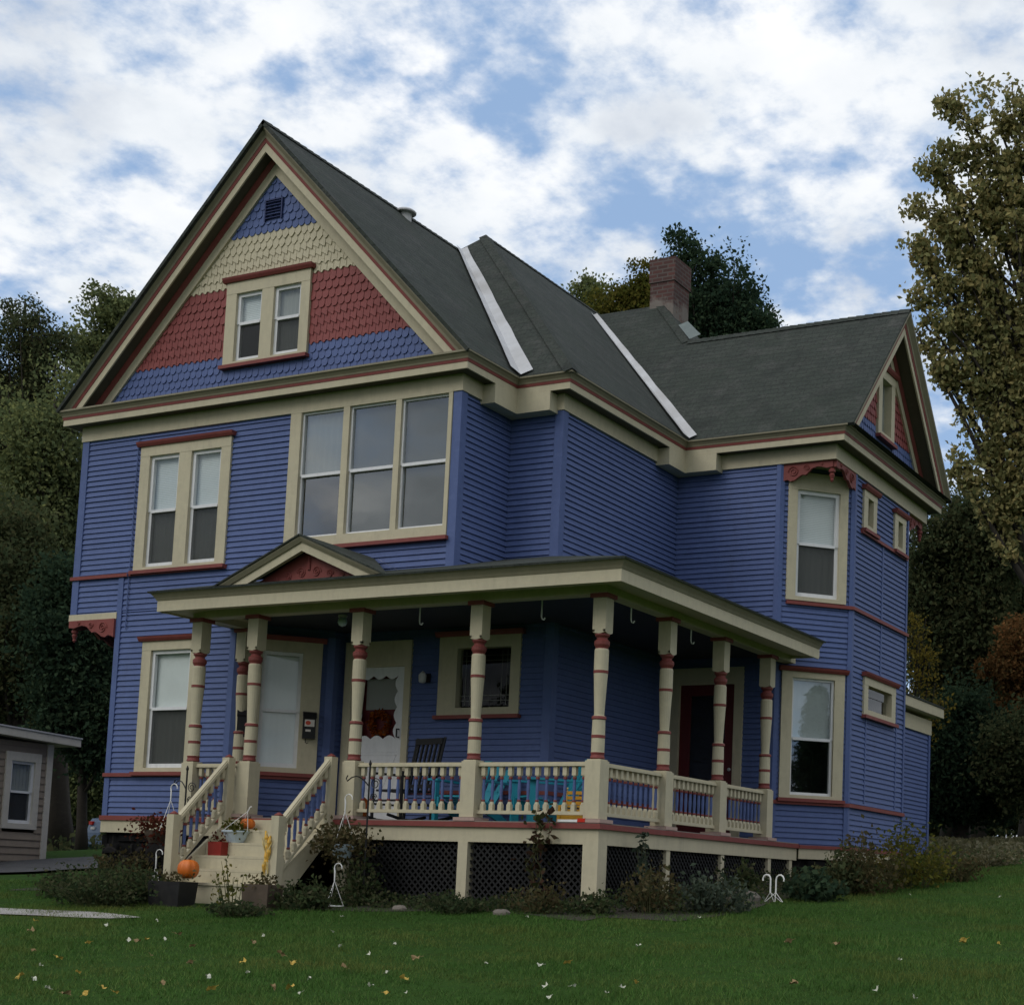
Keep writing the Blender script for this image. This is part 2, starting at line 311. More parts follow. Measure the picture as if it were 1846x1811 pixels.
# ------------------------------------------------------------------ mesh helpers
WORLD = {}
def tag(o, label=None, cat=None, group=None, kind=None):
    if label: o['label'] = label
    if cat: o['category'] = cat
    if group: o['group'] = group
    if kind: o['kind'] = kind
    return o
def empty(name, loc, label=None, cat=None, group=None):
    o = bpy.data.objects.new(name, None); COL.objects.link(o); o.location = loc
    o.empty_display_size = 0.2; WORLD[o.name] = Vector(loc)
    return tag(o, label, cat, group)
def link_mesh(name, me, parent=None, loc=None):
    o = bpy.data.objects.new(name, me); COL.objects.link(o)
    pw = WORLD[parent.name] if parent else Vector((0, 0, 0))
    w = Vector(loc) if loc is not None else pw
    o.location = w - pw; WORLD[o.name] = w
    if parent: o.parent = parent
    return o
class MB:
    def __init__(s, T=None): s.v = []; s.f = []; s.m = []; s.mi = 0; s.T = T
    def P(s, p): return tuple(s.T(*p)) if s.T else tuple(p)
    def add(s, vs, fs, mi=None):
        n = len(s.v); s.v += [s.P(p) for p in vs]
        for f in fs: s.f.append([i+n for i in f]); s.m.append(s.mi if mi is None else mi)
    def poly(s, vs, mi=None): s.add(vs, [list(range(len(vs)))], mi)
    def box(s, a0, a1, b0, b1, c0, c1, mi=None):
        s.add([(a, b, c) for c in (c0, c1) for b in (b0, b1) for a in (a0, a1)],
              [(0, 2, 3, 1), (4, 5, 7, 6), (0, 1, 5, 4), (2, 6, 7, 3), (0, 4, 6, 2), (1, 3, 7, 5)], mi)
    def prism(s, pts, off, mi=None):      # closed polygon pts (3D) extruded by vector off
        n = len(pts); q = [tuple(p[i]+off[i] for i in range(3)) for p in pts]
        s.add(list(pts)+q, [list(range(n))[::-1], list(range(n, 2*n))]+[(i, (i+1) % n, n+(i+1) % n, n+i) for i in range(n)], mi)
    def tube(s, pts, r, n=6, mi=None):
        pts = [Vector(p) for p in pts]; k = len(pts)
        rs = r if isinstance(r, (list, tuple)) else [r]*k
        vs = []; up = None
        for i, p in enumerate(pts):
            d = (pts[min(i+1, k-1)]-pts[max(i-1, 0)])
            d = d.normalized() if d.length > 1e-9 else Vector((0, 0, 1))
            if up is None: up = d.orthogonal().normalized()
            a = (up - d*up.dot(d)); a = a.normalized() if a.length > 1e-6 else d.orthogonal().normalized(); up = a
            b = d.cross(a)
            for j in range(n):
                t = 2*math.pi*j/n; vs.append(tuple(p+(a*math.cos(t)+b*math.sin(t))*rs[i]))
        fs = [(i*n+j, i*n+(j+1) % n, (i+1)*n+(j+1) % n, (i+1)*n+j) for i in range(k-1) for j in range(n)]
        fs += [list(range(n))[::-1], list(range((k-1)*n, k*n))]
        s.add(vs, fs, mi)
    def lathe(s, prof, c=(0, 0, 0), n=14, rot=0.0):   # prof: (r, z, material index of the segment above)
        k = len(prof); vs = []
        for r, z, _ in prof:
            for j in range(n):
                t = 2*math.pi*j/n+rot; vs.append((c[0]+r*math.cos(t), c[1]+r*math.sin(t), c[2]+z))
        base = len(s.v); s.v += [s.P(p) for p in vs]
        for i in range(k-1):
            for j in range(n):
                s.f.append([base+i*n+j, base+i*n+(j+1) % n, base+(i+1)*n+(j+1) % n, base+(i+1)*n+j]); s.m.append(prof[i][2])
        s.f.append([base+j for j in range(n)][::-1]); s.m.append(prof[0][2])
        s.f.append([base+(k-1)*n+j for j in range(n)]); s.m.append(prof[-1][2])
    def build(s, name, mats, parent=None, loc=None, smooth=False, uv=False):
        if not isinstance(mats, (list, tuple)): mats = [mats]
        me = bpy.data.meshes.new(name)
        off = Vector((0, 0, 0))
        if loc is None and parent: off = WORLD[parent.name]
        me.from_pydata([(v[0]-off.x, v[1]-off.y, v[2]-off.z) for v in s.v], [], s.f)
        for m in mats: me.materials.append(m)
        me.polygons.foreach_set('material_index', s.m)
        if smooth: me.polygons.foreach_set('use_smooth', [True]*len(s.f))
        if uv:
            L = me.uv_layers.new(name='UVMap')
            me.update()
            for p in me.polygons:
                n = p.normal; h = Vector((0, 0, 1)).cross(n)
                h = h.normalized() if h.length > 1e-4 else Vector((1, 0, 0)); w = n.cross(h)
                for li in p.loop_indices:
                    co = me.vertices[me.loops[li].vertex_index].co
                    L.data[li].uv = (co.dot(h), co.dot(w))
        me.update()
        return link_mesh(name, me, parent, loc)
def np_mesh(name, verts, faces, mats, parent=None, loc=None):
    off = np.array(WORLD[parent.name]) if parent and loc is None else np.zeros(3)
    me = bpy.data.meshes.new(name); k = faces.shape[1]
    me.vertices.add(len(verts)); me.vertices.foreach_set('co', (verts-off).astype(np.float32).ravel())
    me.loops.add(faces.size); me.loops.foreach_set('vertex_index', faces.astype(np.int32).ravel())
    me.polygons.add(len(faces)); me.polygons.foreach_set('loop_start', np.arange(0, faces.size, k, dtype=np.int32))
    for m in mats: me.materials.append(m)
    me.update(calc_edges=True)
    return link_mesh(name, me, parent, loc)
def copy_obj(o, parent=None, loc=None):
    c = o.copy(); COL.objects.link(c); WORLD[c.name] = WORLD[o.name].copy()
    c.parent = parent
    if loc is not None:
        pw = WORLD[parent.name] if parent else Vector((0, 0, 0))
        c.location = Vector(loc)-pw; WORLD[c.name] = Vector(loc)
    return c
def offset_path(path, d):
    n = len(path); out = []
    for i in range(n):
        P = Vector(path[i]); ns = []
        if i > 0: t = (P-Vector(path[i-1])).normalized(); ns.append(Vector((t.y, -t.x)))
        if i < n-1: t = (Vector(path[i+1])-P).normalized(); ns.append(Vector((t.y, -t.x)))
        if len(ns) == 1: out.append(P+ns[0]*d)
        else:
            b = (ns[0]+ns[1]).normalized(); out.append(P+b*(d/max(0.2, b.dot(ns[0]))))
    return out
def sweep(mb, path, prof, mi=None):        # prof: closed list of (offset, z), swept along a plan path with mitred corners
    offs = [offset_path(path, d) for d, z in prof]; n = len(prof); k = len(path)
    vs = [(offs[j][i].x, offs[j][i].y, prof[j][1]) for i in range(k) for j in range(n)]
    fs = [(i*n+j, i*n+(j+1) % n, (i+1)*n+(j+1) % n, (i+1)*n+j) for i in range(k-1) for j in range(n)]
    fs += [list(range(n)), list(range((k-1)*n, k*n))[::-1]]
    mb.add(vs, fs, mi)
def band(mb, path, z0, z1, d0, d1, mi=None): sweep(mb, path, [(d0, z0), (d1, z0), (d1, z1), (d0, z1)], mi)
def frame(A, B):                # local wall frame: s along the wall, z up, d outward
    A = Vector(A); B = Vector(B); t = (B-A).normalized(); n = Vector((t.y, -t.x))
    return (lambda s, z, d: (A.x+t.x*s+n.x*d, A.y+t.y*s+n.y*d, z)), (B-A).length
def siding(A, B, z0, z1, ops, mat, parent, e=0.0785, lap=0.022, span=None, name='wall', mb=None):
    T, Lw = frame(A, B); own = mb is None
    if own: mb = MB()
    mb.T = T
    k = math.floor(z0/e)
    while k*e < z1-1e-6:
        zb = max(k*e, z0); zt = min((k+1)*e, z1); k += 1
        if zt-zb < 0.004: continue
        iv = [(0.0, Lw)] if span is None else [span((zb+zt)/2)]
        for (a, b, c, d) in ops:
            if c < zt-0.02 and d > zb+0.02:
                nv = []
                for (p, q) in iv:
                    if a > p: nv.append((p, min(q, a)))
                    if b < q: nv.append((max(p, b), q))
                iv = [x for x in nv if x[1]-x[0] > 0.005]
        for (p, q) in iv:
            if q-p < 0.01: continue
            x = p
            while x < q-1e-6:                         # boards of uneven length, each hung a hair differently
                xe = min(q, x+random.uniform(2.2, 4.6))
                if q-xe < 0.5: xe = q
                j = random.uniform(-0.0022, 0.0022); w0 = random.uniform(-.0015, .0015); w1 = random.uniform(-.0015, .0015)
                lp = lap+j
                mb.add([(x, zb+w0, lp), (xe, zb+w1, lp), (xe, zt+0.002, 0.001), (x, zt+0.002, 0.001), (x, zb+w0, 0.0), (xe, zb+w1, 0.0)],
                       [(0, 1, 2, 3), (4, 5, 1, 0), (0, 3, 4), (1, 5, 2)])
                x = xe
    mb.T = None
    if own: return mb.build(name, mat, parent)
# ================================================================== THE BLUE HOUSE
H = empty('victorian_house', (-1.5, 4.0, -0.9), 'blue clapboard house with cream and red trim, steep gables and a wraparound porch', 'house')
W_ = 6.74
UP = [(-W_, 12.0), (-W_, 0), (0, 0), (0, 1.158), (.816, 1.158), (.816, 4.53), (2.524, 4.53), (3.361, 5.367), (3.361, 7.84), (2.524, 8.677), (2.524, 12.0)]
LOW = [(-W_, 12.0), (-W_, .92), (-5.82, 0), (-3.55, 0), (-2.62, .93), (-2.62, 1.158), (.816, 1.158), (.816, 4.53), (2.524, 4.53), (3.361, 5.367), (3.361, 7.84), (2.524, 8.677), (2.524, 12.0)]
SQ = [(-W_, 12.0), (-W_, 0), (0, 0), (0, 1.158), (.816, 1.158), (.816, 4.53), (3.361, 4.53), (3.361, 8.677), (2.524, 8.677)]
ZF, ZS = 5.55, 5.77

def window(A, B, parent, cas, opens, crown=True, sill=True, headw=None, glass=None, trim=None, crown_ov=.05, depth=.045):
    T, Lw = frame(A, B); s0, s1, z0, z1 = cas; trim = trim or M_beige
    m = MB(T); oz0 = min(o[2] for o in opens); oz1 = max(o[3] for o in opens)
    o = sorted(opens, key=lambda q: q[0]); D0 = -.10
    m.box(s0, s1, oz1, z1, D0, depth+.003); m.box(s0, s1, z0, oz0, D0, depth+.001)
    ed = [s0]+[x for q in o for x in (q[0], q[1])]+[s1]
    for i in range(0, len(ed), 2):
        if ed[i+1]-ed[i] > .01: m.box(ed[i], ed[i+1], oz0, oz1, D0, depth)
    for q in o:                                   # thin inner stop
        if q[4].get('frame', True):
            pass
    w = m.build('window', trim, parent)
    if crown:
        m = MB(T); m.prism([(s0-crown_ov, z1, 0), (s0-crown_ov, z1, depth+.03), (s0-crown_ov, z1+.035, depth+.055), (s0-crown_ov, z1+.065, depth+.065), (s0-crown_ov, z1+.065, 0)], (s1-s0+2*crown_ov, 0, 0))
        m.build('crown', M_red if trim is M_beige else trim, w)
    if sill:
        m = MB(T); m.prism([(s0-.03, z0, -.02), (s0-.03, z0, depth+.05), (s0-.03, z0-.05, depth+.05), (s0-.03, z0-.05, -.02)], (s1-s0+.06, 0, 0))
        m.build('sill', M_red if trim is M_beige else trim, w)
    for (a, b, c, d, st) in o:
        zm = st.get('mid', (c+d)/2); fw = st.get('fw', .05); g = st.get('glass', glass or M_glass)
        if st.get('sash', True):
            sm = st.get('smat', M_white)
            m = MB(T)
            m.box(a, a+fw, zm, d, -.05, .004); m.box(b-fw, b, zm, d, -.05, .004); m.box(a+fw, b-fw, d-fw, d, -.05, .004)
            m.box(a, a+fw, c, zm, -.065, -.012); m.box(b-fw, b, c, zm, -.065, -.012); m.box(a+fw, b-fw, c, c+fw*1.2, -.065, -.012)
            if st.get('rail', True): m.box(a+fw, b-fw, zm-.02, zm+.022, -.068, .008)
            m.build('sash', sm, w)
        m = MB(T); m.poly([(a+fw-.01, zm, -.022), (b-fw+.01, zm, -.022), (b-fw+.01, d-fw+.01, -.022), (a+fw-.01, d-fw+.01, -.022)]); m.poly([(a+fw-.01, c+fw, -.04), (b-fw+.01, c+fw, -.04), (b-fw+.01, zm, -.04), (a+fw-.01, zm, -.04)]); m.build('pane', g, w)
        if st.get('screen'):
            m = MB(T); m.poly([(a+fw, c+fw, -.018), (b-fw, c+fw, -.018), (b-fw, zm-.02, -.018), (a+fw, zm-.02, -.018)]); m.build('screen', M_screen, w)
        if st.get('up') or st.get('lo'):
            m = MB(T); mats = []
            for key, za, zb in (('up', st.get('split', zm), d), ('lo', c, st.get('split', zm))):
                if st.get(key):
                    if st[key] not in mats: mats.append(st[key])
                    n = 14; mi = mats.index(st[key])
                    for i in range(n):       # gently pleated cloth
                        x0 = a+(b-a)*i/n; x1 = a+(b-a)*(i+1)/n; dd = .006 if st[key] is M_curtain else .0008
                        y0 = -.075+dd*((i % 2)*2-1); y1 = -.075+dd*(((i+1) % 2)*2-1)
                        m.poly([(x0, za, y0), (x1, za, y1), (x1, zb, y1), (x0, zb, y0)], mi)
            m.build('blind', mats, w)
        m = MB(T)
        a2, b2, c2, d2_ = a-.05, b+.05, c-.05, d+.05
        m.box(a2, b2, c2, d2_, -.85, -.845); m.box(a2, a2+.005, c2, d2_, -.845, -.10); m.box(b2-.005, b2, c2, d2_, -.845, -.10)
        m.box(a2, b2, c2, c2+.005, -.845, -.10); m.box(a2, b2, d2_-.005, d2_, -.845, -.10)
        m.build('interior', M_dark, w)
    return (s0+.03, s1-.03, z0+.03, z1-.03)

ST_blind = dict(up=M_blind, lo=M_curtain, screen=True)
ST_shade = dict(up=M_shade, lo=M_curtain, screen=True)
ST_dark = dict()
# ---- upper front wall
o1 = window((-W_, 0), (0, 0), H, (W_-5.555, W_-3.835, 3.53, 5.35), [(W_-5.372, W_-4.80, 3.58, 5.205, ST_blind), (W_-4.57, W_-4.01, 3.58, 5.205, ST_blind)])
o2 = window((-W_, 0), (0, 0), H, (W_-2.785, W_-.105, 3.66, 5.60),  # grey backings add the tone of mirrored clouds to these sashes
            [(W_-2.60, W_-1.875, 3.80, 5.54, dict(up=M_curtain, split=4.68, fw=.028, mid=4.66, glass=M_glass_hi)),
             (W_-1.77, W_-1.005, 3.80, 5.54, dict(up=M_murky, lo=M_murky, glass=M_glass_hi, fw=.028, mid=4.66)),
             (W_-.915, W_-.165, 3.80, 5.54, dict(up=M_murky, lo=M_murky, glass=M_glass_hi, fw=.028, mid=4.66))], crown=False)
siding((-W_, 0), (0, 0), 2.95, ZF, [o1, o2], M_blue, H)
# ---- lower bay
o3 = window((-5.82, 0), (-3.55, 0), H, (.565, 1.66, .65, 2.50), [(.735, 1.49, .71, 2.37, dict(up=M_shade, lo=M_curtain, screen=True, mid=1.54))])
siding((-5.82, 0), (-3.55, 0), -.04, 2.95, [o3], M_blue, H)
siding((-W_, .92), (-5.82, 0), -.04, 2.95, [], M_blue, H)
o4 = window((-3.55, 0), (-2.62, .93), H, (.10, 1.16, .68, 2.50), [(.36, .90, .75, 2.35, dict(up=M_shade, lo=M_shade, mid=1.53))])
siding((-3.55, 0), (-2.62, .93), -.04, 3.0, [o4], M_blue, H)
siding((-2.62, .93), (-2.62, 1.158), -.04, 2.8, [], M_blue, H)
# ---- porch back wall: white door and leaded window
FD = ((-2.62, 1.158), (.816, 1.158)); fx = lambda x: x+2.62
T, _ = frame(*FD)
cas = MB(T); cas.box(fx(-2.56), fx(-2.43), 0, 2.56, -.05, .045); cas.box(fx(-1.525), fx(-1.42), 0, 2.56, -.05, .045); cas.box(fx(-2.43), fx(-1.525), 2.20, 2.56, -.05, .043)
dc = cas.build('door_frame', M_beige, H)
def scallop_rect(a, b, c, d, n=6, amp=.03):
    pts = []
    def edge(p, q, k):
        for i in range(k*6):
            t = i/(k*6); f = abs(math.sin(math.pi*t*k))*amp
            x = p[0]+(q[0]-p[0])*t; y = p[1]+(q[1]-p[1])*t
            L = math.hypot(q[0]-p[0], q[1]-p[1]); nx, ny = -(q[1]-p[1])/L, (q[0]-p[0])/L
            pts.append((x+nx*f, y+ny*f))
    edge((a, c), (b, c), 3); edge((b, c), (b, d), 4); edge((b, d), (a, d), 3); edge((a, d), (a, c), 4); return pts
m = MB(T)
a, b, c, d = fx(-2.43), fx(-1.525), .01, 2.20
ia, ib, ic, id_ = fx(-2.30), fx(-1.655), 1.20, 2.08
m.box(a, b, c, ic, -.03, .0); m.box(a, b, id_, d, -.03, .0); m.box(a, ia, ic, id_, -.03, .0); m.box(ib, b, ic, id_, -.03, .0)
sc = scallop_rect(ia, ib, ic, id_, amp=.05); outer = []
for (x, y) in sc:          # thin fretwork lip inside the opening
    X = min(max(x, ia), ib); Y = min(max(y, ic), id_)
    dx = min(abs(x-ia), abs(x-ib)); dy = min(abs(y-ic), abs(y-id_))
    outer.append(((ia if abs(x-ia) <= abs(x-ib) else ib, y) if dx < dy else (x, ic if abs(y-ic) <= abs(y-id_) else id_)))
n = len(sc)
for i in range(n):
    j = (i+1) % n; m.poly([(sc[i][0], sc[i][1], -.004), (sc[j][0], sc[j][1], -.004), (outer[j][0], outer[j][1], -.004), (outer[i][0], outer[i][1], -.004)])
for z in (1.02, .98): m.box(fx(-2.33), fx(-1.62), z-.006, z+.006, 0, .006)
m.prism([(fx(-2.33), .98, 0), (fx(-2.30), .98, 0), (fx(-1.97), .25, 0), (fx(-2.0), .25, 0)], (0, 0, .008)); m.prism([(fx(-1.62), .98, 0), (fx(-1.65), .98, 0), (fx(-1.98), .25, 0), (fx(-1.95), .25, 0)], (0, 0, .006))
sd = m.build('storm_door', M_white, H)
m = MB(T); m.tube([(fx(-1.60), 1.33, .0), (fx(-1.60), 1.33, .05), (fx(-1.60), 1.22, .05), (fx(-1.60), 1.22, 0)], .012); m.build('handle', M_black, sd)
m = MB(T); m.box(fx(-2.43), fx(-1.525), .01, 2.20, -.14, -.10); m.build('inner_door', M_maroon, H)
m = MB(T); m.box(fx(-2.26), fx(-1.69), 1.62, 2.05, -.099, -.09); m.build('door_window', M_curtain, H)
o5 = window(*FD, H, (fx(-.957), fx(.35), 1.50, 2.57), [(fx(-.66), fx(.20), 1.60, 2.41, dict(sash=False, fw=.03, glass=M_glass_lo))], headw=.1, depth=.04)
m = MB(T)
for x in (-.56, -.48, .02, .10): m.tube([(fx(x), 1.64, -.04), (fx(x), 2.38, -.04)], .005, 4)
for z in (1.70, 1.77, 2.24, 2.31): m.tube([(fx(-.63), z, -.04), (fx(.17), z, -.04)], .005, 4)
lw = m.build('leaded_bars', M_pane_leaf, H)
siding(*FD, -.04, 2.8, [(fx(-2.5), fx(-1.47), -.1, 2.5), o5], M_blue, H)
# upper block walls
siding((0, 0), (0, 1.158), 2.95, ZF, [], M_blue, H)
siding((0, 1.158), (.816, 1.158), 2.8, ZF, [], M_blue, H)
siding((.816, 1.158), (.816, 4.53), -.04, ZF, [], M_blue, H)
# red side door
FR = ((.816, 4.53), (2.524, 4.53)); T, _ = frame(*FR); gx = lambda x: x-.816
m = MB(T); m.box(gx(.84), gx(.995), 0, 2.56, -.05, .045); m.box(gx(1.90), gx(2.04), 0, 2.56, -.05, .045); m.box(gx(.995), gx(1.90), 2.31, 2.56, -.05, .043)
m.build('door_frame', M_beige, H)
m = MB(T); a, b = gx(.995), gx(1.90)
m.box(a, a+.16, .02, 2.31, -.06, -.01); m.box(b-.16, b, .02, 2.31, -.06, -.01); m.box(a+.16, b-.16, 2.15, 2.31, -.06, -.01); m.box(a+.16, b-.16, .02, .30, -.06, -.01)
rd = m.build('red_door', M_maroon, H)
m = MB(T); m.poly([(a+.15, .29, -.04), (b-.15, .29, -.04), (b-.15, 2.16, -.04), (a+.15, 2.16, -.04)]); m.build('door_glass', M_glass, rd)
m = MB(T); m.box(a, b, .0, 2.31, -.3, -.29); m.build('interior', M_dark, rd)
m = MB(T); m.lathe([(.02, 0, 0), (.028, .02, 0), (.01, .04, 0)], (b-.06, 1.05, 0), 8); m.build('door_knob', M_vent, rd)
siding(*FR, -.04, ZF, [(gx(.87), gx(2.01), -.1, 2.53)], M_blue, H)
# diagonal corner with two tall windows
FC = ((2.524, 4.53), (3.361, 5.367)); LD = 1.1837
o6 = window(*FC, H, (.12, 1.075, 3.55, 5.47), [(.262, .945, 3.61, 5.205, dict(up=M_blind, lo=M_curtain, screen=True, mid=4.40, fw=.055))], crown=False, sill=False)
o7 = window(*FC, H, (.095, 1.09, .65, 2.50), [(.262, .93, .70, 2.41, dict(mid=1.52, fw=.035, glass=M_glass_hi, up=M_shade))])  # white shade added to imitate bright sky reflected in the upper sash
siding(*FC, -.04, ZF, [o6, o7], M_blue, H)
# right wall, small windows
FX = ((3.361, 5.367), (3.361, 7.84)); hy = lambda y: y-5.367
STs = dict(sash=False, fw=.03, mid=5.0, lo=M_curtain, up=M_curtain, glass=M_glass_lo)
o8 = window(*FX, H, (hy(5.69), hy(6.265), 4.80, 5.40), [(hy(5.87), hy(6.11), 4.88, 5.30, STs)])
o9 = window(*FX, H, (hy(7.11), hy(7.655), 4.78, 5.37), [(hy(7.28), hy(7.50), 4.86, 5.27, STs)])
o10 = window(*FX, H, (hy(5.885), hy(7.33), 1.99, 2.57), [(hy(6.06), hy(7.14), 2.08, 2.45, dict(sash=False, fw=.03, mid=2.3, glass=M_glass_lo))])
siding(*FX, -.04, ZF, [o8, o9, o10], M_blue, H)
siding((3.361, 7.84), (2.524, 8.677), -.04, ZF, [], M_blue, H)
siding((2.524, 8.677), (1.5, 8.677), -.04, ZF, [], M_blue, H)
siding((1.5, 8.677), (1.5, 12.0), 2.3, ZF, [], M_blue, H)
siding((-W_, 12), (-W_, 0), 2.95, ZF, [], M_blue, H)
siding((-W_, 12), (-W_, .92), -.04, 2.95, [], M_blue, H)
siding((1.5, 12), (-W_, 12), -.04, 7.5, [], M_blue, H)
# patched seams in the right wall
T, _ = frame(*FX); m = MB(T)
m.box(hy(6.62), hy(6.68), 2.64, 4.75, 0, .0225)
for y in (6.03, 7.43): m.box(hy(y), hy(y)+.045, .66, 1.93 if y < 7 else 2.3, 0, .0225)
m.build('seam_board', M_blue, H)
m = MB(); m.tube([(-5.625, -.032, 5.5), (-5.63, -.034, 4.6), (-5.622, -.034, 3.52), (-5.63, -.075, 3.49), (-5.63, -.034, 3.44), (-5.628, -.034, 2.7)], .009, 5); m.build('service_cable', M_blue, H)
# ---- corner boards
def cboard(path, i, z0, z1, w=.10, pr=.030, mat=None):
    V = Vector(path[i]); a = (V-Vector(path[i-1])).normalized(); b = (Vector(path[i+1])-V).normalized()
    m = MB(); band(m, [tuple(V-a*w), tuple(V), tuple(V+b*w)], z0, z1, 0, pr); m.build('corner_board', mat or M_blue, H)
cboard(UP, 1, 2.96, ZF); cboard(UP, 2, 2.9, ZF); cboard(UP, 4, -.03, ZF); cboard(UP, 6, -.03, ZF, .055); cboard(UP, 7, -.03, ZF, .055); cboard(UP, 8, -.03, ZF, .055); cboard(UP[:10]+[(1.5, 8.677)], 9, -.03, 5.5, .085)
cboard(LOW, 1, -.03, 2.86, .085); cboard(LOW, 2, -.03, 3.455, .085); cboard(LOW, 3, -.03, 2.6, .085); cboard(LOW, 4, -.03, 2.6, .085)
# ---- belts and frieze
def bandpart(name, path, z0, z1, d0, d1, mat):
    m = MB(); band(m, path, z0, z1, d0, d1); return m.build(name, mat, H)
bandpart('belt_course', [(-W_, 8), (-W_, 0), (-3.80, 0)], 3.465, 3.515, 0, .058, M_red)
bandpart('belt_course', [(2.615, 4.621), (3.361, 5.367), (3.361, 7.84), (2.524, 8.677)], 3.485, 3.535, 0, .058, M_red)
bandpart('belt_course', [(3.361, 5.64), (3.361, 7.75)], 4.715, 4.762, 0, .058, M_red)
bandpart('belt_course', [(-W_, 8), (-W_, .92), (-5.82, 0), (-3.55, 0), (-2.62, .93)], .585, .637, 0, .058, M_red)
bandpart('belt_course', [(2.45, 4.53), (2.524, 4.53), (3.361, 5.367), (3.361, 7.84)], .56, .615, 0, .058, M_red)
bandpart('belt_course', [(-1.40, 1.158), (.816, 1.158), (.816, 4.49)], .44, .49, 0, .04, M_red)
bandpart('water_table', [(-W_, 8), (-W_, .92), (-5.82, 0), (-3.5, 0)], -.03, .035, 0, .062, M_red)
bandpart('water_table', [(2.83, 4.836), (3.361, 5.367), (3.361, 7.84), (2.524, 8.677), (2.524, 11.5)], -.07, -.02, 0, .062, M_red)
bandpart('skirt_board', [(-W_, 8), (-W_, .92), (-5.82, 0), (-3.5, 0)], -.20, -.03, 0, .035, M_beige)
bandpart('skirt_board', [(2.83, 4.836), (3.361, 5.367), (3.361, 7.84), (2.524, 8.677), (2.524, 11.5)], -.22, -.07, 0, .035, M_beige)
bandpart('frieze', SQ, ZF, ZS, 0, .045, M_beige)
bandpart('overhang_band', [(-W_, .92), (-W_, 0), (-5.82, 0)], 2.86, 2.955, -.02, .04, M_beige)
# foundation
m = MB(); band(m, LOW, -2.2, -.20, -.35, -.06)
for i in (0, 1, 2, 8, 9, 10):            # rough field stones laid in uneven courses
    A, B = LOW[i], LOW[i+1]; m.T, Lw = frame(A, B); z = -.215; s_lo = max(0, Lw-4) if i == 0 else 0
    while z > -1.25:
        h_ = random.uniform(.11, .19); s_x = s_lo
        while s_x < Lw:
            w_ = min(random.uniform(.16, .42), Lw-s_x+.02); o_ = random.uniform(-.05, .02); g_ = .012
            q0 = [(s_x+g_, z-g_), (s_x+w_-g_, z-g_*random.random()), (s_x+w_-g_*2*random.random(), z-h_+g_), (s_x+g_*2*random.random(), z-h_+g_*.5)]
            q1 = [(a_+(s_x+w_/2-a_)*.22, b_+(z-h_/2-b_)*.22) for a_, b_ in q0]
            m.add([(a_, b_, -.07) for a_, b_ in q0]+[(a_, b_, o_-.02+random.uniform(-.012, .012)) for a_, b_ in q1], [(4, 5, 6, 7)]+[(k_, (k_+1) % 4, 4+(k_+1) % 4, 4+k_) for k_ in range(4)])
            s_x += w_
        z -= h_
m.T = None; m.build('foundation', M_stone, H)
# soffits where the upper floor and gable run past the cut corners
for tri in ([(-W_, 0, 2.87), (-5.82, 0, 2.87), (-W_, .92, 2.87)], [(2.524, 4.53, 5.552), (3.361, 4.53, 5.552), (3.361, 5.367, 5.552)], [(3.361, 7.84, 5.552), (3.361, 8.677, 5.552), (2.524, 8.677, 5.552)]):
    m = MB(); m.prism(tri, (0, 0, .03)); m.build('soffit', M_beige, H)
# ---- eaves: soffit, fascia, red strip, crown
EAVE = SQ
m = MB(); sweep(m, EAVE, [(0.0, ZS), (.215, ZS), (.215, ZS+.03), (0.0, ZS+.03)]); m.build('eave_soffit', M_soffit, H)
m = MB(); sweep(m, EAVE, [(.21, 5.757), (.235, 5.757), (.235, 5.845), (.21, 5.845)]); m.build('fascia', M_beige, H)
m = MB(); sweep(m, EAVE, [(.19, 5.845), (.242, 5.845), (.248, 5.884), (.19, 5.884)]); m.build('red_moulding', M_red, H)
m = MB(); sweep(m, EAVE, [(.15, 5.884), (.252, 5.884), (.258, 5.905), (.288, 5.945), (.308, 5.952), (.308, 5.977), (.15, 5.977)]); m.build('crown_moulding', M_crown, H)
for (cx, cy) in ((0, 1.158), (.816, 4.53)):     # boxed returns under the two inner corners
    ex, ey = cx+.235, cy-.235; L = .52
    m = MB(); m.prism([(cx+.003, cy-.003, 5.50), (cx+.003, ey-L, 5.50), (ex+.002, ey-L, 5.50), (ex+.002, ey-.002, 5.50), (ex+L, ey-.002, 5.50), (ex+L, cy-.003, 5.50)][::-1], (0, 0, .255)); m.build('boxed_return', M_beige, H)
# ---- roof planes
s1, sf, sr = 1.018, 1.046, .966
ZE = 5.985; ZR = ZE+s1*3.67; XA = -3.37
yv = .858+(ZR-ZE)/sf
pk = (-3.15, ZE+0, 0)
tz = lambda x: ZE+sr*(1.116-x)
xpk = -3.13; zpk = tz(xpk); ypk = .858+(zpk-ZE)/sf
sC = 1.055; yC = 6.60; ZC = ZE+sC*(yC-4.23)
zX = ZR; xv2 = 1.116-(zX-ZE)/sr; yX = 4.23+(zX-ZE)/sC
xh = -.15-(zX-ZC)/sC
def roofpart(name, polys, mat=None, th=.05):
    m = MB()
    for p in polys:
        p = [Vector(q) for q in p]; n = (p[1]-p[0]).cross(p[2]-p[0]).normalized()
        if n.z < 0: p = p[::-1]; n = -n
        m.prism([tuple(q-n*th) for q in p], tuple(n*th))
    return m.build(name, mat or M_shing, H, uv=True)
A_R = [(XA, -.33, ZR), (.31, -.33, ZE-.01), (.31, .868, ZE-.01), (XA, yv, ZR)]
A_L = [(XA, -.33, ZR), (XA, 8.0, ZR), (XA-3.68, 8.0, ZE-.01), (XA-3.68, -.33, ZE-.01)]
B_F = [(.31, .848, ZE-.01), (1.126, .848, ZE-.01), (xpk, ypk, zpk), (xpk-2.2, ypk-2.2*sr/sf, zpk-2.2*sr), (XA, yv, ZR)]
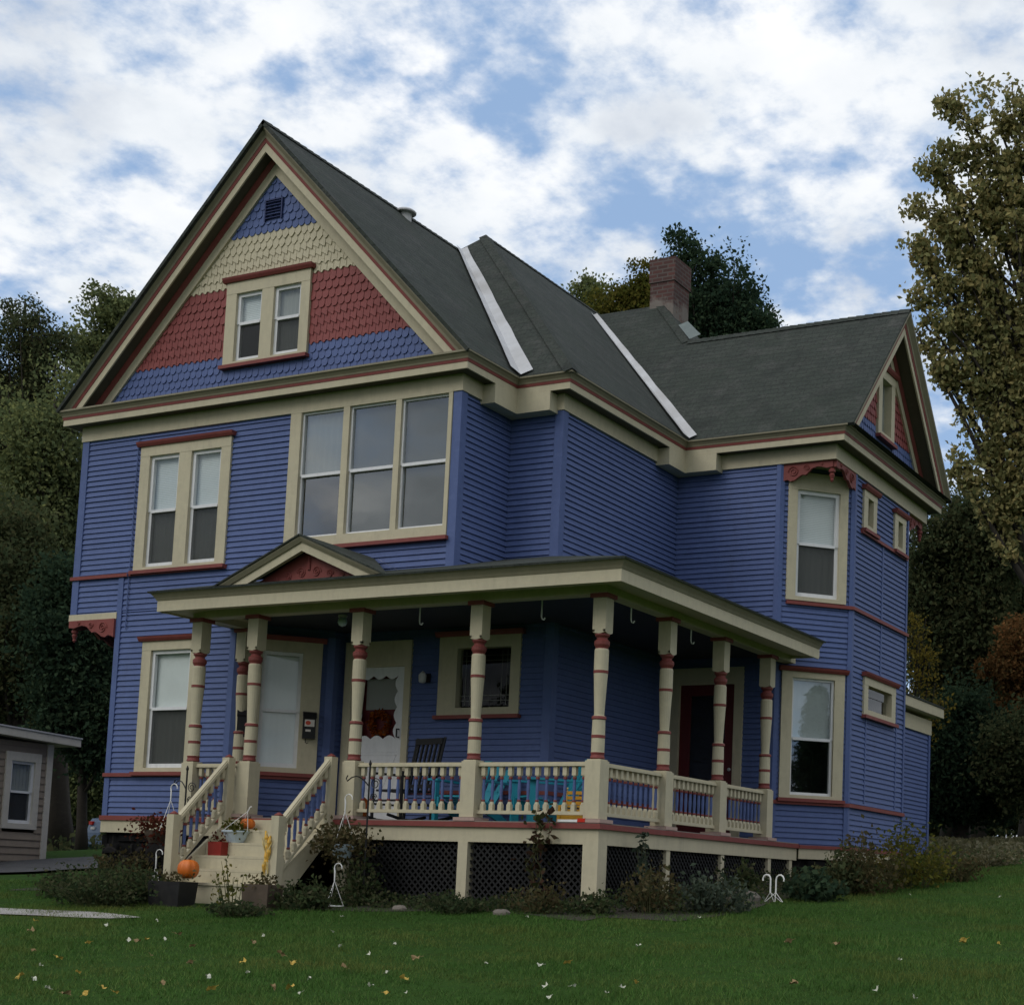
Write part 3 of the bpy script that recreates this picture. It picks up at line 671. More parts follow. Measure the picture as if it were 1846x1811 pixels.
B_R = [(1.126, .848, ZE-.01), (1.126, 4.24, ZE-.01), (xv2, yX, zX), (xpk, 11.0, zpk), (xpk, ypk, zpk)]
B_L = [(xpk, ypk, zpk), (xpk, 11.0, zpk), (XA-3.68, 11.0, ZE), (XA-3.68, 8, ZE), (xpk-2.2, ypk-2.2*sr/sf, zpk-2.2*sr)]
C_F = [(1.116, 4.22, ZE-.01), (3.76, 4.22, ZE-.01), (3.76, yC, ZC), (-.15, yC, ZC), (xh, yX, zX), (xv2, yX, zX)]
C_B = [(3.76, yC, ZC), (3.76, 8.98, ZE-.01), (1.4, 8.98, ZE-.01), (1.8, 8.56, ZE+.43), (-.15, yC, ZC)]
C_H = [(xh, yX, zX), (-.15, yC, ZC), (1.8, 8.56, ZE+.4), (1.8, 11.6, ZE+.4), (xh, yX+.35, zX)]
C_X = [(xv2-1, yX, zX), (xh, yX, zX), (xh, yX+.35, zX), (2.22, 11.6, ZE-.01), (-6.9, 11.6, ZE-.01), (xv2-1, yX+.35, zX)]
roof = roofpart('roof', [A_R, A_L, B_F, B_R, C_F, C_B, C_H])
roofpart('roof', [B_L, [(xv2-1.5, yX, zX), (xh, yX, zX), (xh, yX+.35, zX), (xv2-1.5, yX+.35, zX)], [(xh, yX+.35, zX), (2.22, 11.6, ZE), (-4.5, 11.6, ZE), (xv2-1.5, yX+.35, zX)]])
def strip_on(name, p, q, w0, w1, n1, n2, mat, lift=.02, seg=14):     # valley metal or ridge cap: a bent strip lying in both roof planes
    p = Vector(p); q = Vector(q); d = (q-p).normalized(); m = MB(); prev = None
    a = d.cross(Vector(n1)).normalized(); b = d.cross(Vector(n2)).normalized()
    if a.z < 0: a = -a
    if b.z < 0: b = -b
    for i in range(seg+1):
        t = i/seg; c = p.lerp(q, t)+Vector((0, 0, lift)); w = w0+(w1-w0)*t+random.uniform(-.006, .006)
        cur = [c+a*w+Vector((0, 0, random.uniform(0, .008))), c, c+b*w+Vector((0, 0, random.uniform(0, .008)))]
        if prev:
            for k in (0, 1): m.poly([prev[k], prev[k+1], cur[k+1], cur[k]])
        prev = cur
    return m.build(name, mat, roof)
nAR = Vector((s1, 0, 1)).normalized(); nAL = Vector((-s1, 0, 1)).normalized(); nBF = Vector((0, -sf, 1)).normalized(); nBR = Vector((sr, 0, 1)).normalized(); nCF = Vector((0, -sC, 1)).normalized(); nCH = Vector((sC, 0, 1)).normalized(); nCB = Vector((0, sC, 1)).normalized()
strip_on('valley_flashing', (XA+.03, yv-.03, ZR+.0), (.34, .83, ZE-.005), .10, .17, nAR, nBF, M_flash)
strip_on('valley_flashing', (xv2, yX, zX), (1.16, 4.19, ZE-.005), .07, .12, nBR, nCF, M_flash)
def cap(p, q, n1, n2, w=.13, lift=.012):
    p = Vector(p); q = Vector(q); d = (q-p).normalized(); m = MB()
    a = d.cross(Vector(n1)).normalized(); b = d.cross(Vector(n2)).normalized()
    if a.z > 0: a = -a
    if b.z > 0: b = -b
    L = (q-p).length; k = max(2, int(L/.14)); up = (Vector(n1)+Vector(n2)).normalized()
    for i in range(k):
        c0 = p.lerp(q, i/k)+up*(lift+.003); c1 = p.lerp(q, min(1, (i+1.25)/k))+up*(lift+.016)
        m.poly([c0+a*w, c0, c1, c1+a*w]); m.poly([c0, c0+b*w, c1+b*w, c1])
    return m
for p, q, n1, n2 in ((( 1.12, .853, ZE), (xpk, ypk, zpk), nBF, nBR), ((-.15, yC, ZC), (xh, yX, zX), nCF, nCH), ((3.76, yC, ZC), (-.15, yC, ZC), nCF, nCB), ((XA, -.33, ZR), (XA, yv, ZR), nAR, nAL), ((xpk, ypk, zpk), (xpk, 11, zpk), nBR, Vector((-sr, 0, 1)).normalized())):
    cap(p, q, n1, n2).build('ridge_cap', M_shing, roof, uv=True)
hp = Vector((xh, yX, zX)).lerp(Vector((-.15, yC, ZC)), .62); strip_on('chimney_flashing', hp, (-.13, yC-.02, ZC), .17, .20, nCF, nCF, paint('green_grey_flashing', (.13, .16, .155, 1)), lift=.035, seg=3)
# chimney
m = MB(); m.box(-1.54, -1.06, 7.70, 8.30, 8.4, 10.12); m.box(-1.56, -1.04, 7.68, 8.32, 10.12, 10.56)
ch = m.build('chimney', M_brick, H, uv=True)
# roof ventilator on the front ridge
m = MB(); m.lathe([(.10, -.25, 0), (.10, .0, 0), (.17, .0, 0), (.175, .02, 0), (.13, .055, 0), (.06, .075, 0), (.01, .08, 0)], (XA+.09, 2.80, ZR-.05), 14); m.build('roof_vent', M_vent, roof, smooth=False)
# ---- gables
def gable(O, tdir, half, zr, s, ov, bands, zb, win, sh_w=.112, e=.122, wall=True):
    # O: plan point under the apex on the wall plane; tdir: along the wall, outward is to its right
    t = Vector(tdir); n = Vector((t.y, -t.x)); k = math.sqrt(1+s*s)
    T = lambda a, z, d: (O[0]+t.x*a+n.x*d, O[1]+t.y*a+n.y*d, z)
    edge = lambda z: (zr-z)/s-.06
    ops = [win] if win else []
    # backing courses and shingles, one part for each painted band
    halves = []
    for (z0, z1, mat, shape) in bands:
        if win and win[2] < z0 and win[3] > z1: halves += [(z0, z1, mat, shape, -1), (z0, z1, mat, shape, 1)]
        else: halves.append((z0, z1, mat, shape, 0))
    for (z0, z1, mat, shape, hs) in halves:
        m = MB(T)
        cuts = [z0]+([win[2], win[3]] if win else [])+[z1]
        cuts = sorted(set(min(max(c, z0), z1) for c in cuts))
        for i in range(len(cuts)-1):
            a, b = cuts[i], cuts[i+1]
            if b-a < 1e-4: continue
            nn = max(1, int((b-a)/.08))
            for q in range(nn):
                za = a+(b-a)*q/nn; zb2 = a+(b-a)*(q+1)/nn
                if win and za >= win[2]-1e-6 and zb2 <= win[3]+1e-6:
                    for (x0, x1, y0, y1) in ((-edge(za), win[0], -edge(zb2), win[0]), (win[1], edge(za), win[1], edge(zb2))):
                        if x0*hs < 0 and x1*hs < .01: continue
                        if hs > 0 and x0 < 0: continue
                        if hs < 0 and x1 > 0: continue
                        m.poly([(x0, za, 0), (x1, za, 0), (y1, zb2, 0), (y0, zb2, 0)])
                else: m.poly([(-edge(za), za, 0), (edge(za), za, 0), (edge(zb2), zb2, 0), (-edge(zb2), zb2, 0)])
        rows = max(1, round((z1-z0)/e)); ee = (z1-z0)/rows
        for r in range(rows):
            zb_ = z0+r*ee-.028; zt = z0+(r+1)*ee
            w = sh_w; x = -math.ceil(edge(zb_)/w)*w-(w/2 if r % 2 else 0)
            while x < edge(zb_):
                xc = x+w/2; lim = edge(zt)
                if xc*hs >= 0 and abs(xc) < lim-.02 and not (win and win[0]-.05 < xc < win[1]+.05 and zt > win[2]-.02 and zb_ < win[3]+.02):
                    sp = shape(r, rows) if callable(shape) else shape
                    g = .004; a, b = x+g, x+w-g; jz = random.uniform(-.005, .005); zz = zb_+jz; D = .020+random.uniform(-.004, .004)
                    if sp == 'round': low = [(a, zz+.042), (a+.014, zz+.016), (xc-.02, zz+.001), (xc+.02, zz+.001), (b-.014, zz+.016), (b, zz+.042)]
                    elif sp == 'hex': low = [(a, zz+.055), (xc-.014, zz), (xc+.014, zz), (b, zz+.055)]
                    elif sp == 'slant': low = [(a, zz+.055), (b-.008, zz), (b, zz+.008)]
                    elif sp == 'wave': low = [(a, zz+.012), (a+.027, zz+.0), (xc, zz+.038), (b-.02, zz+.034), (b, zz+.01)]
                    else: low = [(a, zz+.02), (b, zz+.02)]
                    dep = lambda q: .003+(D-.003)*(zt-q)/(zt-zb_)
                    front = [(p, q, dep(q)) for p, q in low]+[(b, zt, .003), (a, zt, .003)]
                    back = [(p, q, 0) for p, q in low]+[(b, zt, 0), (a, zt, 0)]
                    nn = len(front)
                    m.add(front+back, [list(range(nn))]+[(i, i+nn, (i+1) % nn+nn, (i+1) % nn) for i in range(nn)])
                x += w
        m.build('shingle_band', mat, H)
    # rake mouldings
    def rake(name, prof, zcut, mat):
        for sg in (-1, 1):
            m = MB(T); vs = []
            for (d, u) in prof: vs.append((0.0, zr-u*k, d))
            for (d, u) in prof: vs.append((sg*(zr-u*k-zcut)/s, zcut, d))
            q = len(prof); m.add(vs, [list(range(q)), list(range(q, 2*q))[::-1]]+[(i, (i+1) % q, q+(i+1) % q, q+i) for i in range(q)])
            m.build(name, mat, H)
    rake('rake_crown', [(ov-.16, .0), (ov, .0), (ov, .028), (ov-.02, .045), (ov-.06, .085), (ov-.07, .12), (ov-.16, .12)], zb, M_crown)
    rake('rake_red_moulding', [(ov-.16, .12), (ov-.075, .12), (ov-.085, .165), (ov-.16, .165)], zb, M_red)
    rake('rake_fascia', [(ov-.118, .165), (ov-.093, .165), (ov-.093, .255), (ov-.118, .255)], zb, M_beige)
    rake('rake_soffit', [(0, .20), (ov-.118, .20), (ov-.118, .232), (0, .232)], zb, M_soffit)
    rake('rake_red_moulding', [(0, .235), (.085, .235), (.055, .30), (0, .30)], zb, M_red)
    rake('rake_frieze', [(0, .30), (.045, .30), (.045, .425), (0, .425)], zb, M_beige)
    m = MB(T); xx = half-.02
    m.poly([(-xx, zb, ov), (xx, zb, ov), (xx-.1, zb+.02, .0), (-xx+.1, zb+.02, .0)]); m.build('cornice_shelf', M_shing, H, uv=True)
bl = lambda r, n: 'round'
rd_ = lambda r, n: 'wave' if r == 0 else ('slant' if r < 4 else 'round')
cr = lambda r, n: 'wave' if r < 2 else ('slant' if r < 4 else 'hex')
wg = window((-W_-.03, .06), (-.03, .06), H, (W_-4.135, W_-2.615, 6.40, 7.61), [(W_-3.945, W_-3.475, 6.45, 7.44, dict(up=M_blind, screen=True, mid=7.0)), (W_-3.26, W_-2.772, 6.45, 7.44, dict(up=M_curtain, lo=M_curtain, screen=True, mid=6.98))])
gable((XA-.03, .06), (1, 0), 3.67, ZR-.03, s1, .36, [(5.99, 6.555, M_blue, bl), (6.555, 7.56, M_shred, rd_), (7.56, 8.295, M_beige, cr), (8.295, 9.35, M_blue, bl)], 5.98, (-.765+.03, .755-.03, 6.43, 7.58))
T, _ = frame((-W_-.03, .06), (-.03, .06)); m = MB(T)
m.box(W_-3.53, W_-3.22, 8.44, 8.74, .0, .012)
for i in range(6):
    z = 8.465+i*.046; m.prism([(W_-3.515, z, .012), (W_-3.515, z, .045), (W_-3.515, z+.006, .045), (W_-3.515, z+.03, .012)], (.28, 0, 0))
m.box(W_-3.535, W_-3.515, 8.435, 8.745, .0, .042); m.box(W_-3.235, W_-3.215, 8.435, 8.745, .0, .042); m.box(W_-3.515, W_-3.235, 8.725, 8.745, 0, .042)
m.build('gable_vent', paint('dark_blue_vent', (.03, .045, .13, 1)), H)
window((3.361, 4.53), (3.361, 8.677), H, (1.70, 2.45, 6.42, 7.50), [(1.86, 2.29, 6.50, 7.36, dict(mid=6.95, sash=False, fw=.03, up=M_curtain, lo=M_curtain))], sill=True)
gable((3.361, yC), (0, 1), 2.37, ZC-.03, sC, .40, [(5.99, 6.555, M_blue, bl), (6.555, 7.30, M_shred, bl), (7.30, 7.66, M_beige, cr), (7.66, 8.3, M_blue, bl)], 5.98, (-.37+.03, .38-.03, 6.44, 7.48), sh_w=.10)
# ---- fretwork brackets
def bracket(A, B, zt, name='fretwork_bracket'):
    T, L = frame(A, B)       # A at the outer corner, B where it meets the wall
    prof = [(0, .10), (.12, .11), (.22, .085), (.30, .075), (.40, .095), (.46, .14), (.52, .185), (.60, .18), (.66, .205), (.74, .25), (.82, .265), (.88, .235), (.94, .245), (1, .27)]
    m = MB(T); pts = [(0, zt, 0), (0, zt-prof[0][1], 0)]+[(u*L, zt-dp, 0) for u, dp in prof[1:]]+[(L, zt, 0)]
    m.prism(pts, (0, 0, .045))
    for (u, dz, r, tr) in ((.76, .125, .085, .011), (.50, .085, .05, .009), (.22, .04, .03, .008)):
        for d in (.05, -.005):
            sp = [(u*L+r*(1-i/26)*math.cos(i*.55), zt-dz+r*(1-i/26)*math.sin(i*.55), d) for i in range(24)]
            m.tube(sp, tr, 5)
    m.build(name, M_red, H)
def pendant(x, y, zt, k=1.0):
    m = MB(); m.lathe([(.045*k, .0, 0), (.045*k, -.10*k, 0), (.03*k, -.115*k, 0), (.05*k, -.14*k, 0), (.05*k, -.17*k, 0), (.028*k, -.19*k, 0), (.042*k, -.215*k, 0), (.03*k, -.25*k, 0), (.022*k, -.27*k, 0), (.03*k, -.29*k, 0), (.008*k, -.32*k, 0)], (x, y, zt), 12); m.build('pendant', M_red, H)
def brev(A, B, zt):          # the same bracket seen with its corner end at B
    bracket(B, A, zt)
bracket((-6.74, -.02), (-5.83, -.02), 2.86); brev((-6.72, .92), (-6.72, .0), 2.86); pendant(-6.70, .02, 2.86, .95)
brev((2.53, 4.53), (3.34, 4.53), 5.55); bracket((3.345, 4.55), (3.345, 5.36), 5.55); pendant(3.31, 4.58, 5.55, 1.0)
brev((3.345, 7.85), (3.345, 8.66), 5.55); pendant(3.31, 8.63, 5.55, 1.0)
# ---- rear addition
siding((2.524, 8.75), (2.524, 11.79), -.04, 2.3, [], M_blue, H)
m = MB(); m.box(2.2, 2.57, 8.70, 11.82, 2.29, 2.56); m.build('addition_frieze', M_beige, H)
m = MB(); m.box(-1, 2.74, 8.72, 12.02, 2.63, 2.80); m.build('addition_eave', M_beige, H)
m = MB(); m.prism([(-1.0, 8.74, 2.805), (2.76, 8.74, 2.805), (2.76, 12.04, 2.805), (-1.0, 12.04, 2.805)], (0, 0, .03)); m.build('addition_roof', M_shing, H, uv=True)
m = MB(); m.box(2.50, 2.56, 11.7, 11.8, -.04, 2.3); m.build('corner_board', M_blue, H)

# ================================================================== PORCH (parts of the house)
XP, YP = 2.70, -.80
front_x = [2.70, 1.02, -.75, -2.44, -3.40]; side_y = [.80, 2.34, 3.86]
m = MB(); m.prism([(-3.53, .0, -.045), (-3.53, -.94, -.045), (2.84, -.94, -.045), (2.84, 4.84, -.045), (2.52, 4.55, -.045), (.80, 4.55, -.045), (.80, 1.17, -.045), (-2.6, 1.17, -.045), (-2.6, .93, -.045)], (0, 0, .045)); m.build('porch_floor', M_deck, H)
DP = [(-3.53, .0), (-3.53, -.94), (2.84, -.94), (2.84, 4.80)]
m = MB(); band(m, DP, -.072, -.012, -.10, .025); m.build('deck_edge', M_red, H)
m = MB(); band(m, DP, -.245, -.072, -.06, -.012); m.build('deck_skirt', M_beige, H)
def support(x, y, w, top=-.245):
    g = ht(x, y)-.15; m = MB(); m.box(x-w/2, x+w/2, y-w/2, y+w/2, g, top); m.build('porch_support', M_beige, H)
support(2.735, -.835, .20, -.20); support(1.02, -.87, .135); support(-.75, -.87, .135); support(-3.44, -.86, .13)
for y in side_y: support(2.765, y, .10)
support(2.765, 4.62, .10)
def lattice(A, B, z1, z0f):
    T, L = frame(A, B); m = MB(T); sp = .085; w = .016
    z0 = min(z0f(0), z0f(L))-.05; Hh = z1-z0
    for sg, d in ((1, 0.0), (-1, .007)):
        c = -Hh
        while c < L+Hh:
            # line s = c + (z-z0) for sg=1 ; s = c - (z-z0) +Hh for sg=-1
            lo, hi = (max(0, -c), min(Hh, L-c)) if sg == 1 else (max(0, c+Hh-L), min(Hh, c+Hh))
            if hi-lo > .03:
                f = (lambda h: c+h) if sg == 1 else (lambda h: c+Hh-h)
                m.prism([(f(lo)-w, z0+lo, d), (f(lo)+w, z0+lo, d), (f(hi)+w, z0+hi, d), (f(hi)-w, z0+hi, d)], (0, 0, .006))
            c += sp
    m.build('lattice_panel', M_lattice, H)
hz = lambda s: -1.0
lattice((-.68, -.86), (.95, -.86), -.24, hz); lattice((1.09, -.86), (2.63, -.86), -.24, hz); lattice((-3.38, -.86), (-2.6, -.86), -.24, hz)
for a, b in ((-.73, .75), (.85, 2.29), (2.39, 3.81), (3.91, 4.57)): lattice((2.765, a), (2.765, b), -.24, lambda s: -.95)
# posts
P_sh = MB()
q = .085
P_sh.box(-q, q, -q, q, 2.19, 2.555, 0)
for ang in range(4):         # scalloped skirt of the square head
    c_a, s_a = math.cos(ang*math.pi/2), math.sin(ang*math.pi/2)
    arc = [(-q, 2.19), (-q, 2.17)]+[(-q+2*q*i/8, 2.165-.022*math.sin(math.pi*i/8)) for i in range(9)]+[(q, 2.17), (q, 2.19)]
    P_sh.prism([(c_a*q-s_a*a, s_a*q+c_a*a, z) for a, z in arc], (-c_a*.03, -s_a*.03, 0), 0)
P_sh.lathe([(.062, .715, 1), (.086, .73, 1), (.074, .765, 1), (.082, .795, 0), (.077, .80, 0), (.077, .955, 1), (.080, .958, 1), (.080, .992, 0), (.077, .995, 0), (.074, 1.165, 1), (.088, 1.175, 1), (.080, 1.205, 0), (.058, 1.215, 0), (.064, 1.35, 0), (.076, 1.60, 0), (.082, 1.692, 1), (.086, 1.695, 1), (.086, 1.727, 0), (.083, 1.73, 0), (.083, 1.955, 0), (.076, 1.975, 1), (.070, 1.985, 1), (.090, 2.02, 1), (.090, 2.06, 1), (.062, 2.085, 1), (.062, 2.10, 1), (.085, 2.125, 1), (.085, 2.155, 1), (.06, 2.19, 1)], (0, 0, 0), 18)
P_pd = MB(); P_pd.box(-.10, .10, -.10, .10, .045, .70); P_pd.box(-.085, .085, -.085, .085, .70, .716)
P_bp = MB(); P_bp.box(-.15, .15, -.15, .15, .0, .04); P_cp = MB(); P_cp.box(-.115, .115, -.115, .115, 2.555, 2.603)
proto = None
def post(x, y):
    global proto
    if proto is None:
        o = P_sh.build('porch_post', [M_beige, M_red], H, (x, y, 0))
        kids = [P_pd.build('pedestal', M_beige, o, (x, y, 0)), P_bp.build('base_plate', paint('pink_grey_plate', (.42, .30, .26, 1)), o, (x, y, 0)), P_cp.build('cap', M_red, o, (x, y, 0))]
        proto = (o, kids)
    else:
        o = copy_obj(proto[0], H, (x, y, 0))
        for k_ in proto[1]: copy_obj(k_, o, (x, y, 0))
for x in front_x: post(x, YP)
for y in side_y: post(XP, y)
post(-3.40, .02)
# railings
B_m = MB(); wq = .026
B_m.box(-wq, wq, -wq, wq, 0, .075, 0); B_m.lathe([(.03, .075, 0), (.022, .10, 0), (.017, .105, 1), (.023, .11, 1), (.023, .125, 1), (.018, .13, 2), (.016, .15, 2), (.021, .25, 2), (.016, .355, 2), (.018, .365, 1), (.024, .37, 1), (.024, .39, 1), (.018, .395, 0), (.026, .41, 0)], (0, 0, 0), 8); B_m.box(-wq, wq, -wq, wq, .41, .52, 0)
bal = None
def balusters(rail, pts):
    global bal
    for p in pts:
        if bal is None: bal = B_m.build('baluster', [M_beige, M_red, M_blue], rail, p)
        else: copy_obj(bal, rail, p)
def railing(P, Q, n):
    P = Vector(P); Q = Vector(Q); m = MB(frame(P, Q)[0]); L = (Q-P).length
    m.box(.10, L-.10, .642, .668, -.05, .05); m.box(.10, L-.10, .668, .69, -.035, .035)
    r = m.build('railing', M_beige, H); d = (Q-P)/L
    m = MB(frame(P, Q)[0]); m.box(.10, L-.10, .088, .128, -.035, .035); m.build('bottom_rail', M_beige, r)
    balusters(r, [(*(P+d*(.10+(L-.2)*(i+.5)/n)), .126) for i in range(n)])
for i, n in ((0, 12), (1, 12), (3, 6)): railing((front_x[i+1], YP), (front_x[i], YP), n)
ys = [YP]+side_y
for i in range(3): railing((XP, ys[i]), (XP, ys[i+1]), 11)
railing((-3.40, .02), (-3.40, YP), 5)
# stairs
NX0, NX1, NY0, NY1 = -2.60, -.95, -.99, -1.86
m = MB(); rise = .166; run = (NY0-NY1)/5
for i in range(5):
    z = -rise*(i+1); y = NY0-run*i+.02
    m.box(NX0+.04, NX1-.04, y-run-.02, y, z-.03, z, 0)
    m.box(NX0+.045, NX1-.045, y-.02, y, z+.0, z+rise-.032, 0)
m.box(NX0+.045, NX1-.045, NY1+.02, NY1+.04, -1.15, -rise*5-.03, 0)
for x in (NX0, NX1-.04): m.prism([(x, NY0, -.05), (x, NY0, -.30), (x, NY1+.12, -1.05), (x, NY1-.06, -1.05), (x, NY1-.06, -rise*5+.03)], (.04, 0, 0))
st = m.build('stairs', M_beige, H)
for x in (NX0, NX1):
    for y, z1, z0 in ((NY0, .75, -.25), (NY1, -.02, -1.25)):
        m = MB(); m.box(x-.058, x+.058, y-.058, y+.058, z0, z1); nw = m.build('newel', M_beige, st)
        m = MB(); m.lathe([(.05, 0, 0), (.055, .012, 0), (.02, .035, 0), (.0, .045, 0)], (x, y, z1), 10); m.build('newel_cap', M_red, nw)
    m = MB(); za, zb = .655, -.12
    for w, t0, t1 in ((.045, 0, .05), (.03, .05, .07)): m.prism([(x-w, NY0-.05, za+t0), (x+w, NY0-.05, za+t0), (x+w, NY0-.05, za+t1), (x-w, NY0-.05, za+t1)], (0, NY1-NY0+.1, zb-za))
    m.prism([(x-.03, NY0-.05, za-.58), (x+.03, NY0-.05, za-.58), (x+.03, NY0-.05, za-.53), (x-.03, NY0-.05, za-.53)], (0, NY1-NY0+.1, zb-za))
    r = m.build('stair_railing', M_beige, st)
    # balusters of the stair rail belong to the stairs
    n = 8
    for i in range(n):
        t = (i+.5)/n; copy_obj(bal, st, (x, NY0-.05+(NY1-NY0+.1)*t, za+(zb-za)*t-.535))
# beam, ceiling, porch eaves
BP = [(-3.40, .0), (-3.40, YP), (XP, YP), (XP, 4.66)]
m = MB(); band(m, BP, 2.60, 2.76, -.085, .085); m.build('porch_beam', M_beige, H)
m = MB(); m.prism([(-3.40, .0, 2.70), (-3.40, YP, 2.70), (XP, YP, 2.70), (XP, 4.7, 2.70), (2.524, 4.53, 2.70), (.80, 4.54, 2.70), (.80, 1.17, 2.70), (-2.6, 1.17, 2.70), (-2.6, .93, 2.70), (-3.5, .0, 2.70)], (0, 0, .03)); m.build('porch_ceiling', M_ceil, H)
PO = [(-3.74, .0), (-3.74, -1.42), (3.30, -1.42), (3.30, 4.47)]
m = MB(); sweep(m, PO, [(-.10, 2.645), (-.10, 2.67), (-.52, 2.72), (-.52, 2.695)]); m.build('porch_soffit', M_beige, H)
m = MB(); sweep(m, PO, [(-.10, 2.625), (-.075, 2.625), (-.075, 2.765), (-.10, 2.765)]); m.build('porch_fascia', M_beige, H)
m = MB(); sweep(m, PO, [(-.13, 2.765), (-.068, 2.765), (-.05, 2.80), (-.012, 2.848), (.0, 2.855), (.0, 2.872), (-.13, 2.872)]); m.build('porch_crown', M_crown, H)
m = MB(); band(m, PO, 2.858, 2.8765, -.02, .006); m.build('drip_edge', M_beige, H)
m = MB(); m.prism([(3.22, 4.47, 2.65), (3.22, 4.47, 2.86), (2.50, 4.47, 3.1), (2.5, 4.47, 2.65)], (0, .03, 0)); m.build('porch_end_board', M_beige, H)
sP = .275; zp = 2.878; g = 3.30+.02
pr = lambda y: zp+sP*(y+1.44)
prx = lambda x: zp+sP*(3.32-x)
yh = -1.44+(3.32-.80)
roofpart('porch_roof', [[(-3.76, -1.44, zp), (g, -1.44, zp), (.80, yh, pr(yh)), (.80, 1.17, pr(yh)), (0.0, 1.17, pr(1.17)), (0.0, .01, pr(.01)), (-2.31, .01, pr(.01))],
                        [(g, -1.44, zp), (g, 4.50, zp), (2.5, 4.55, prx(2.5)), (.80, 4.55, prx(.8)), (.80, yh, prx(.8))],
                        [(-3.76, -1.44, zp), (-2.31, .01, pr(.01)), (-3.76, .01, zp)]], th=.025)
# pediment over the steps
PX, PYf, PH, PZ = -1.31, -1.36, 1.34, 2.90; PA = 3.47; ps = (PA-PZ)/PH
def ped(name, prof, mat):
    k = math.sqrt(1+ps*ps)
    for sg in (-1, 1):
        m = MB(); vs = [(PX, y, PA-u*k) for y, u in prof]+[(PX+sg*(PA-u*k-PZ+.0)/ps, y, PZ) for y, u in prof]
        q = len(prof); m.add(vs, [list(range(q)), list(range(q, 2*q))]+[(i, (i+1) % q, q+(i+1) % q, q+i) for i in range(q)]); m.build(name, mat, H)
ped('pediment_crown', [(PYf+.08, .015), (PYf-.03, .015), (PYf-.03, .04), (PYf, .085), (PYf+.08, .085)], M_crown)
ped('pediment_fascia', [(PYf+.08, .085), (PYf+.02, .085), (PYf+.02, .185), (PYf+.08, .185)], M_beige)
m = MB(); m.prism([(PX-.92, PYf+.18, 2.90), (PX+.92, PYf+.18, 2.90), (PX, PYf+.18, 3.32)], (0, .03, 0))
for sg in (-1, 1):
    for (u, z, r) in ((.12, 3.03, .07), (.33, 2.99, .055), (.52, 2.96, .035)):
        m.tube([(PX+sg*(u+r*(1-i/24)*math.cos(i*.6)), PYf+.175, z+r*(1-i/24)*math.sin(i*.6)) for i in range(22)], .010, 5)
m.tube([(PX, PYf+.175, 3.06), (PX, PYf+.175, 3.22)], .022, 6); m.build('pediment_panel', M_red, H)
yb = 0.0
roofpart('pediment_roof', [[(PX, PYf-.05, PA), (PX+PH+.06, PYf-.05, PZ-.025), (PX+.0, .05, PA)], [(PX, PYf-.05, PA), (PX-PH-.06, PYf-.05, PZ-.025), (PX, .05, PA)]], th=.02)
strip_on('valley_flashing', (PX+.78, -.40, PA-.78*ps), (PX+.22, -.10, PA-.22*ps), .035, .035, (ps, 0, 1), (ps, 0, 1), M_flash, lift=.02, seg=5)
# ================================================================== GROUND
def grid_ground():
    n = 170; u = np.linspace(-1, 1, n); xs = 40*u+360*u**5; ys = 40*u+360*u**5
    v = [(x-1, y+4, ht(x-1, y+4)) for y in ys for x in xs]
    f = [(j*n+i, j*n+i+1, (j+1)*n+i+1, (j+1)*n+i) for j in range(n-1) for i in range(n-1)]
    m = MB(); m.v = v; m.f = f; m.m = [0]*len(f); o = m.build('lawn', M_ground, smooth=True); tag(o, kind='structure')
grid_ground()
def sheet(name, poly_fn, mat, lift, nu=24, nv=8):
    m = MB(); v = []
    for j in range(nv+1):
        for i in range(nu+1):
            x, y = poly_fn(i/nu, j/nv); v.append((x, y, ht(x, y)+lift))
    f = [(j*(nu+1)+i, j*(nu+1)+i+1, (j+1)*(nu+1)+i+1, (j+1)*(nu+1)+i) for j in range(nv) for i in range(nu)]
    m.add(v, f); o = m.build(name, mat, smooth=True); tag(o, kind='structure'); return o
pa, pb, pc = gnd(-60, 1641), gnd(120, 1648), gnd(225, 1656)
def path_fn(u, v):
    t = u; p = pa.lerp(pb, t*1.6) if t < .625 else pb.lerp(pc, (t-.625)/.375)
    w = .26*(1-.55*max(0, (t-.6)/.4)**2); return p.x+(v-.5)*.25, p.y+(v-.5)*w*2
sheet('path', path_fn, M_concrete, .014)
sheet('driveway', lambda u, v: (-12.2+3.6*v+u*1.2, 1.2+u*14), M_asphalt, .04, 30, 8)
def bed_fn(u, v):
    return -5.9+u*10.2, -2.35+v*1.6
sheet('flower_bed', lambda u, v: (-5.6+u*8.9, -1.75+.25*math.sin(u*17)+v*1.3), M_soil, .006)
sheet('flower_bed', lambda u, v: (2.7+v*(1.5+.15*math.sin(u*14)), -1.6+u*9.5), M_soil, .006)

# ------------------------------------------------------------------ leaves
def leaf_quads(P, size, droop=0.2, flat=0.0, aspect=0.62, jit=0.35):
    n = len(P); s = size*(1+jit*rng.uniform(-1, 1, n))[:, None]
    a = rng.normal(size=(n, 3)); a[:, 2] -= droop; a /= np.linalg.norm(a, axis=1)[:, None]
    b = rng.normal(size=(n, 3)); b[:, 2] *= (1-flat); b -= a*(a*b).sum(1)[:, None]; b /= np.linalg.norm(b, axis=1)[:, None]
    c = np.cross(a, b)
    v = np.stack([P-a*s*.5, P+b*s*aspect*.5+c*s*.12, P+a*s*.5, P-b*s*aspect*.5+c*s*.12], 1).reshape(-1, 3)
    f = np.arange(4*n).reshape(n, 4); return v, f
def bez(p0, p1, p2, n):
    return [p0*(1-t)**2+p1*2*t*(1-t)+p2*t*t for t in (i/(n-1) for i in range(n))]
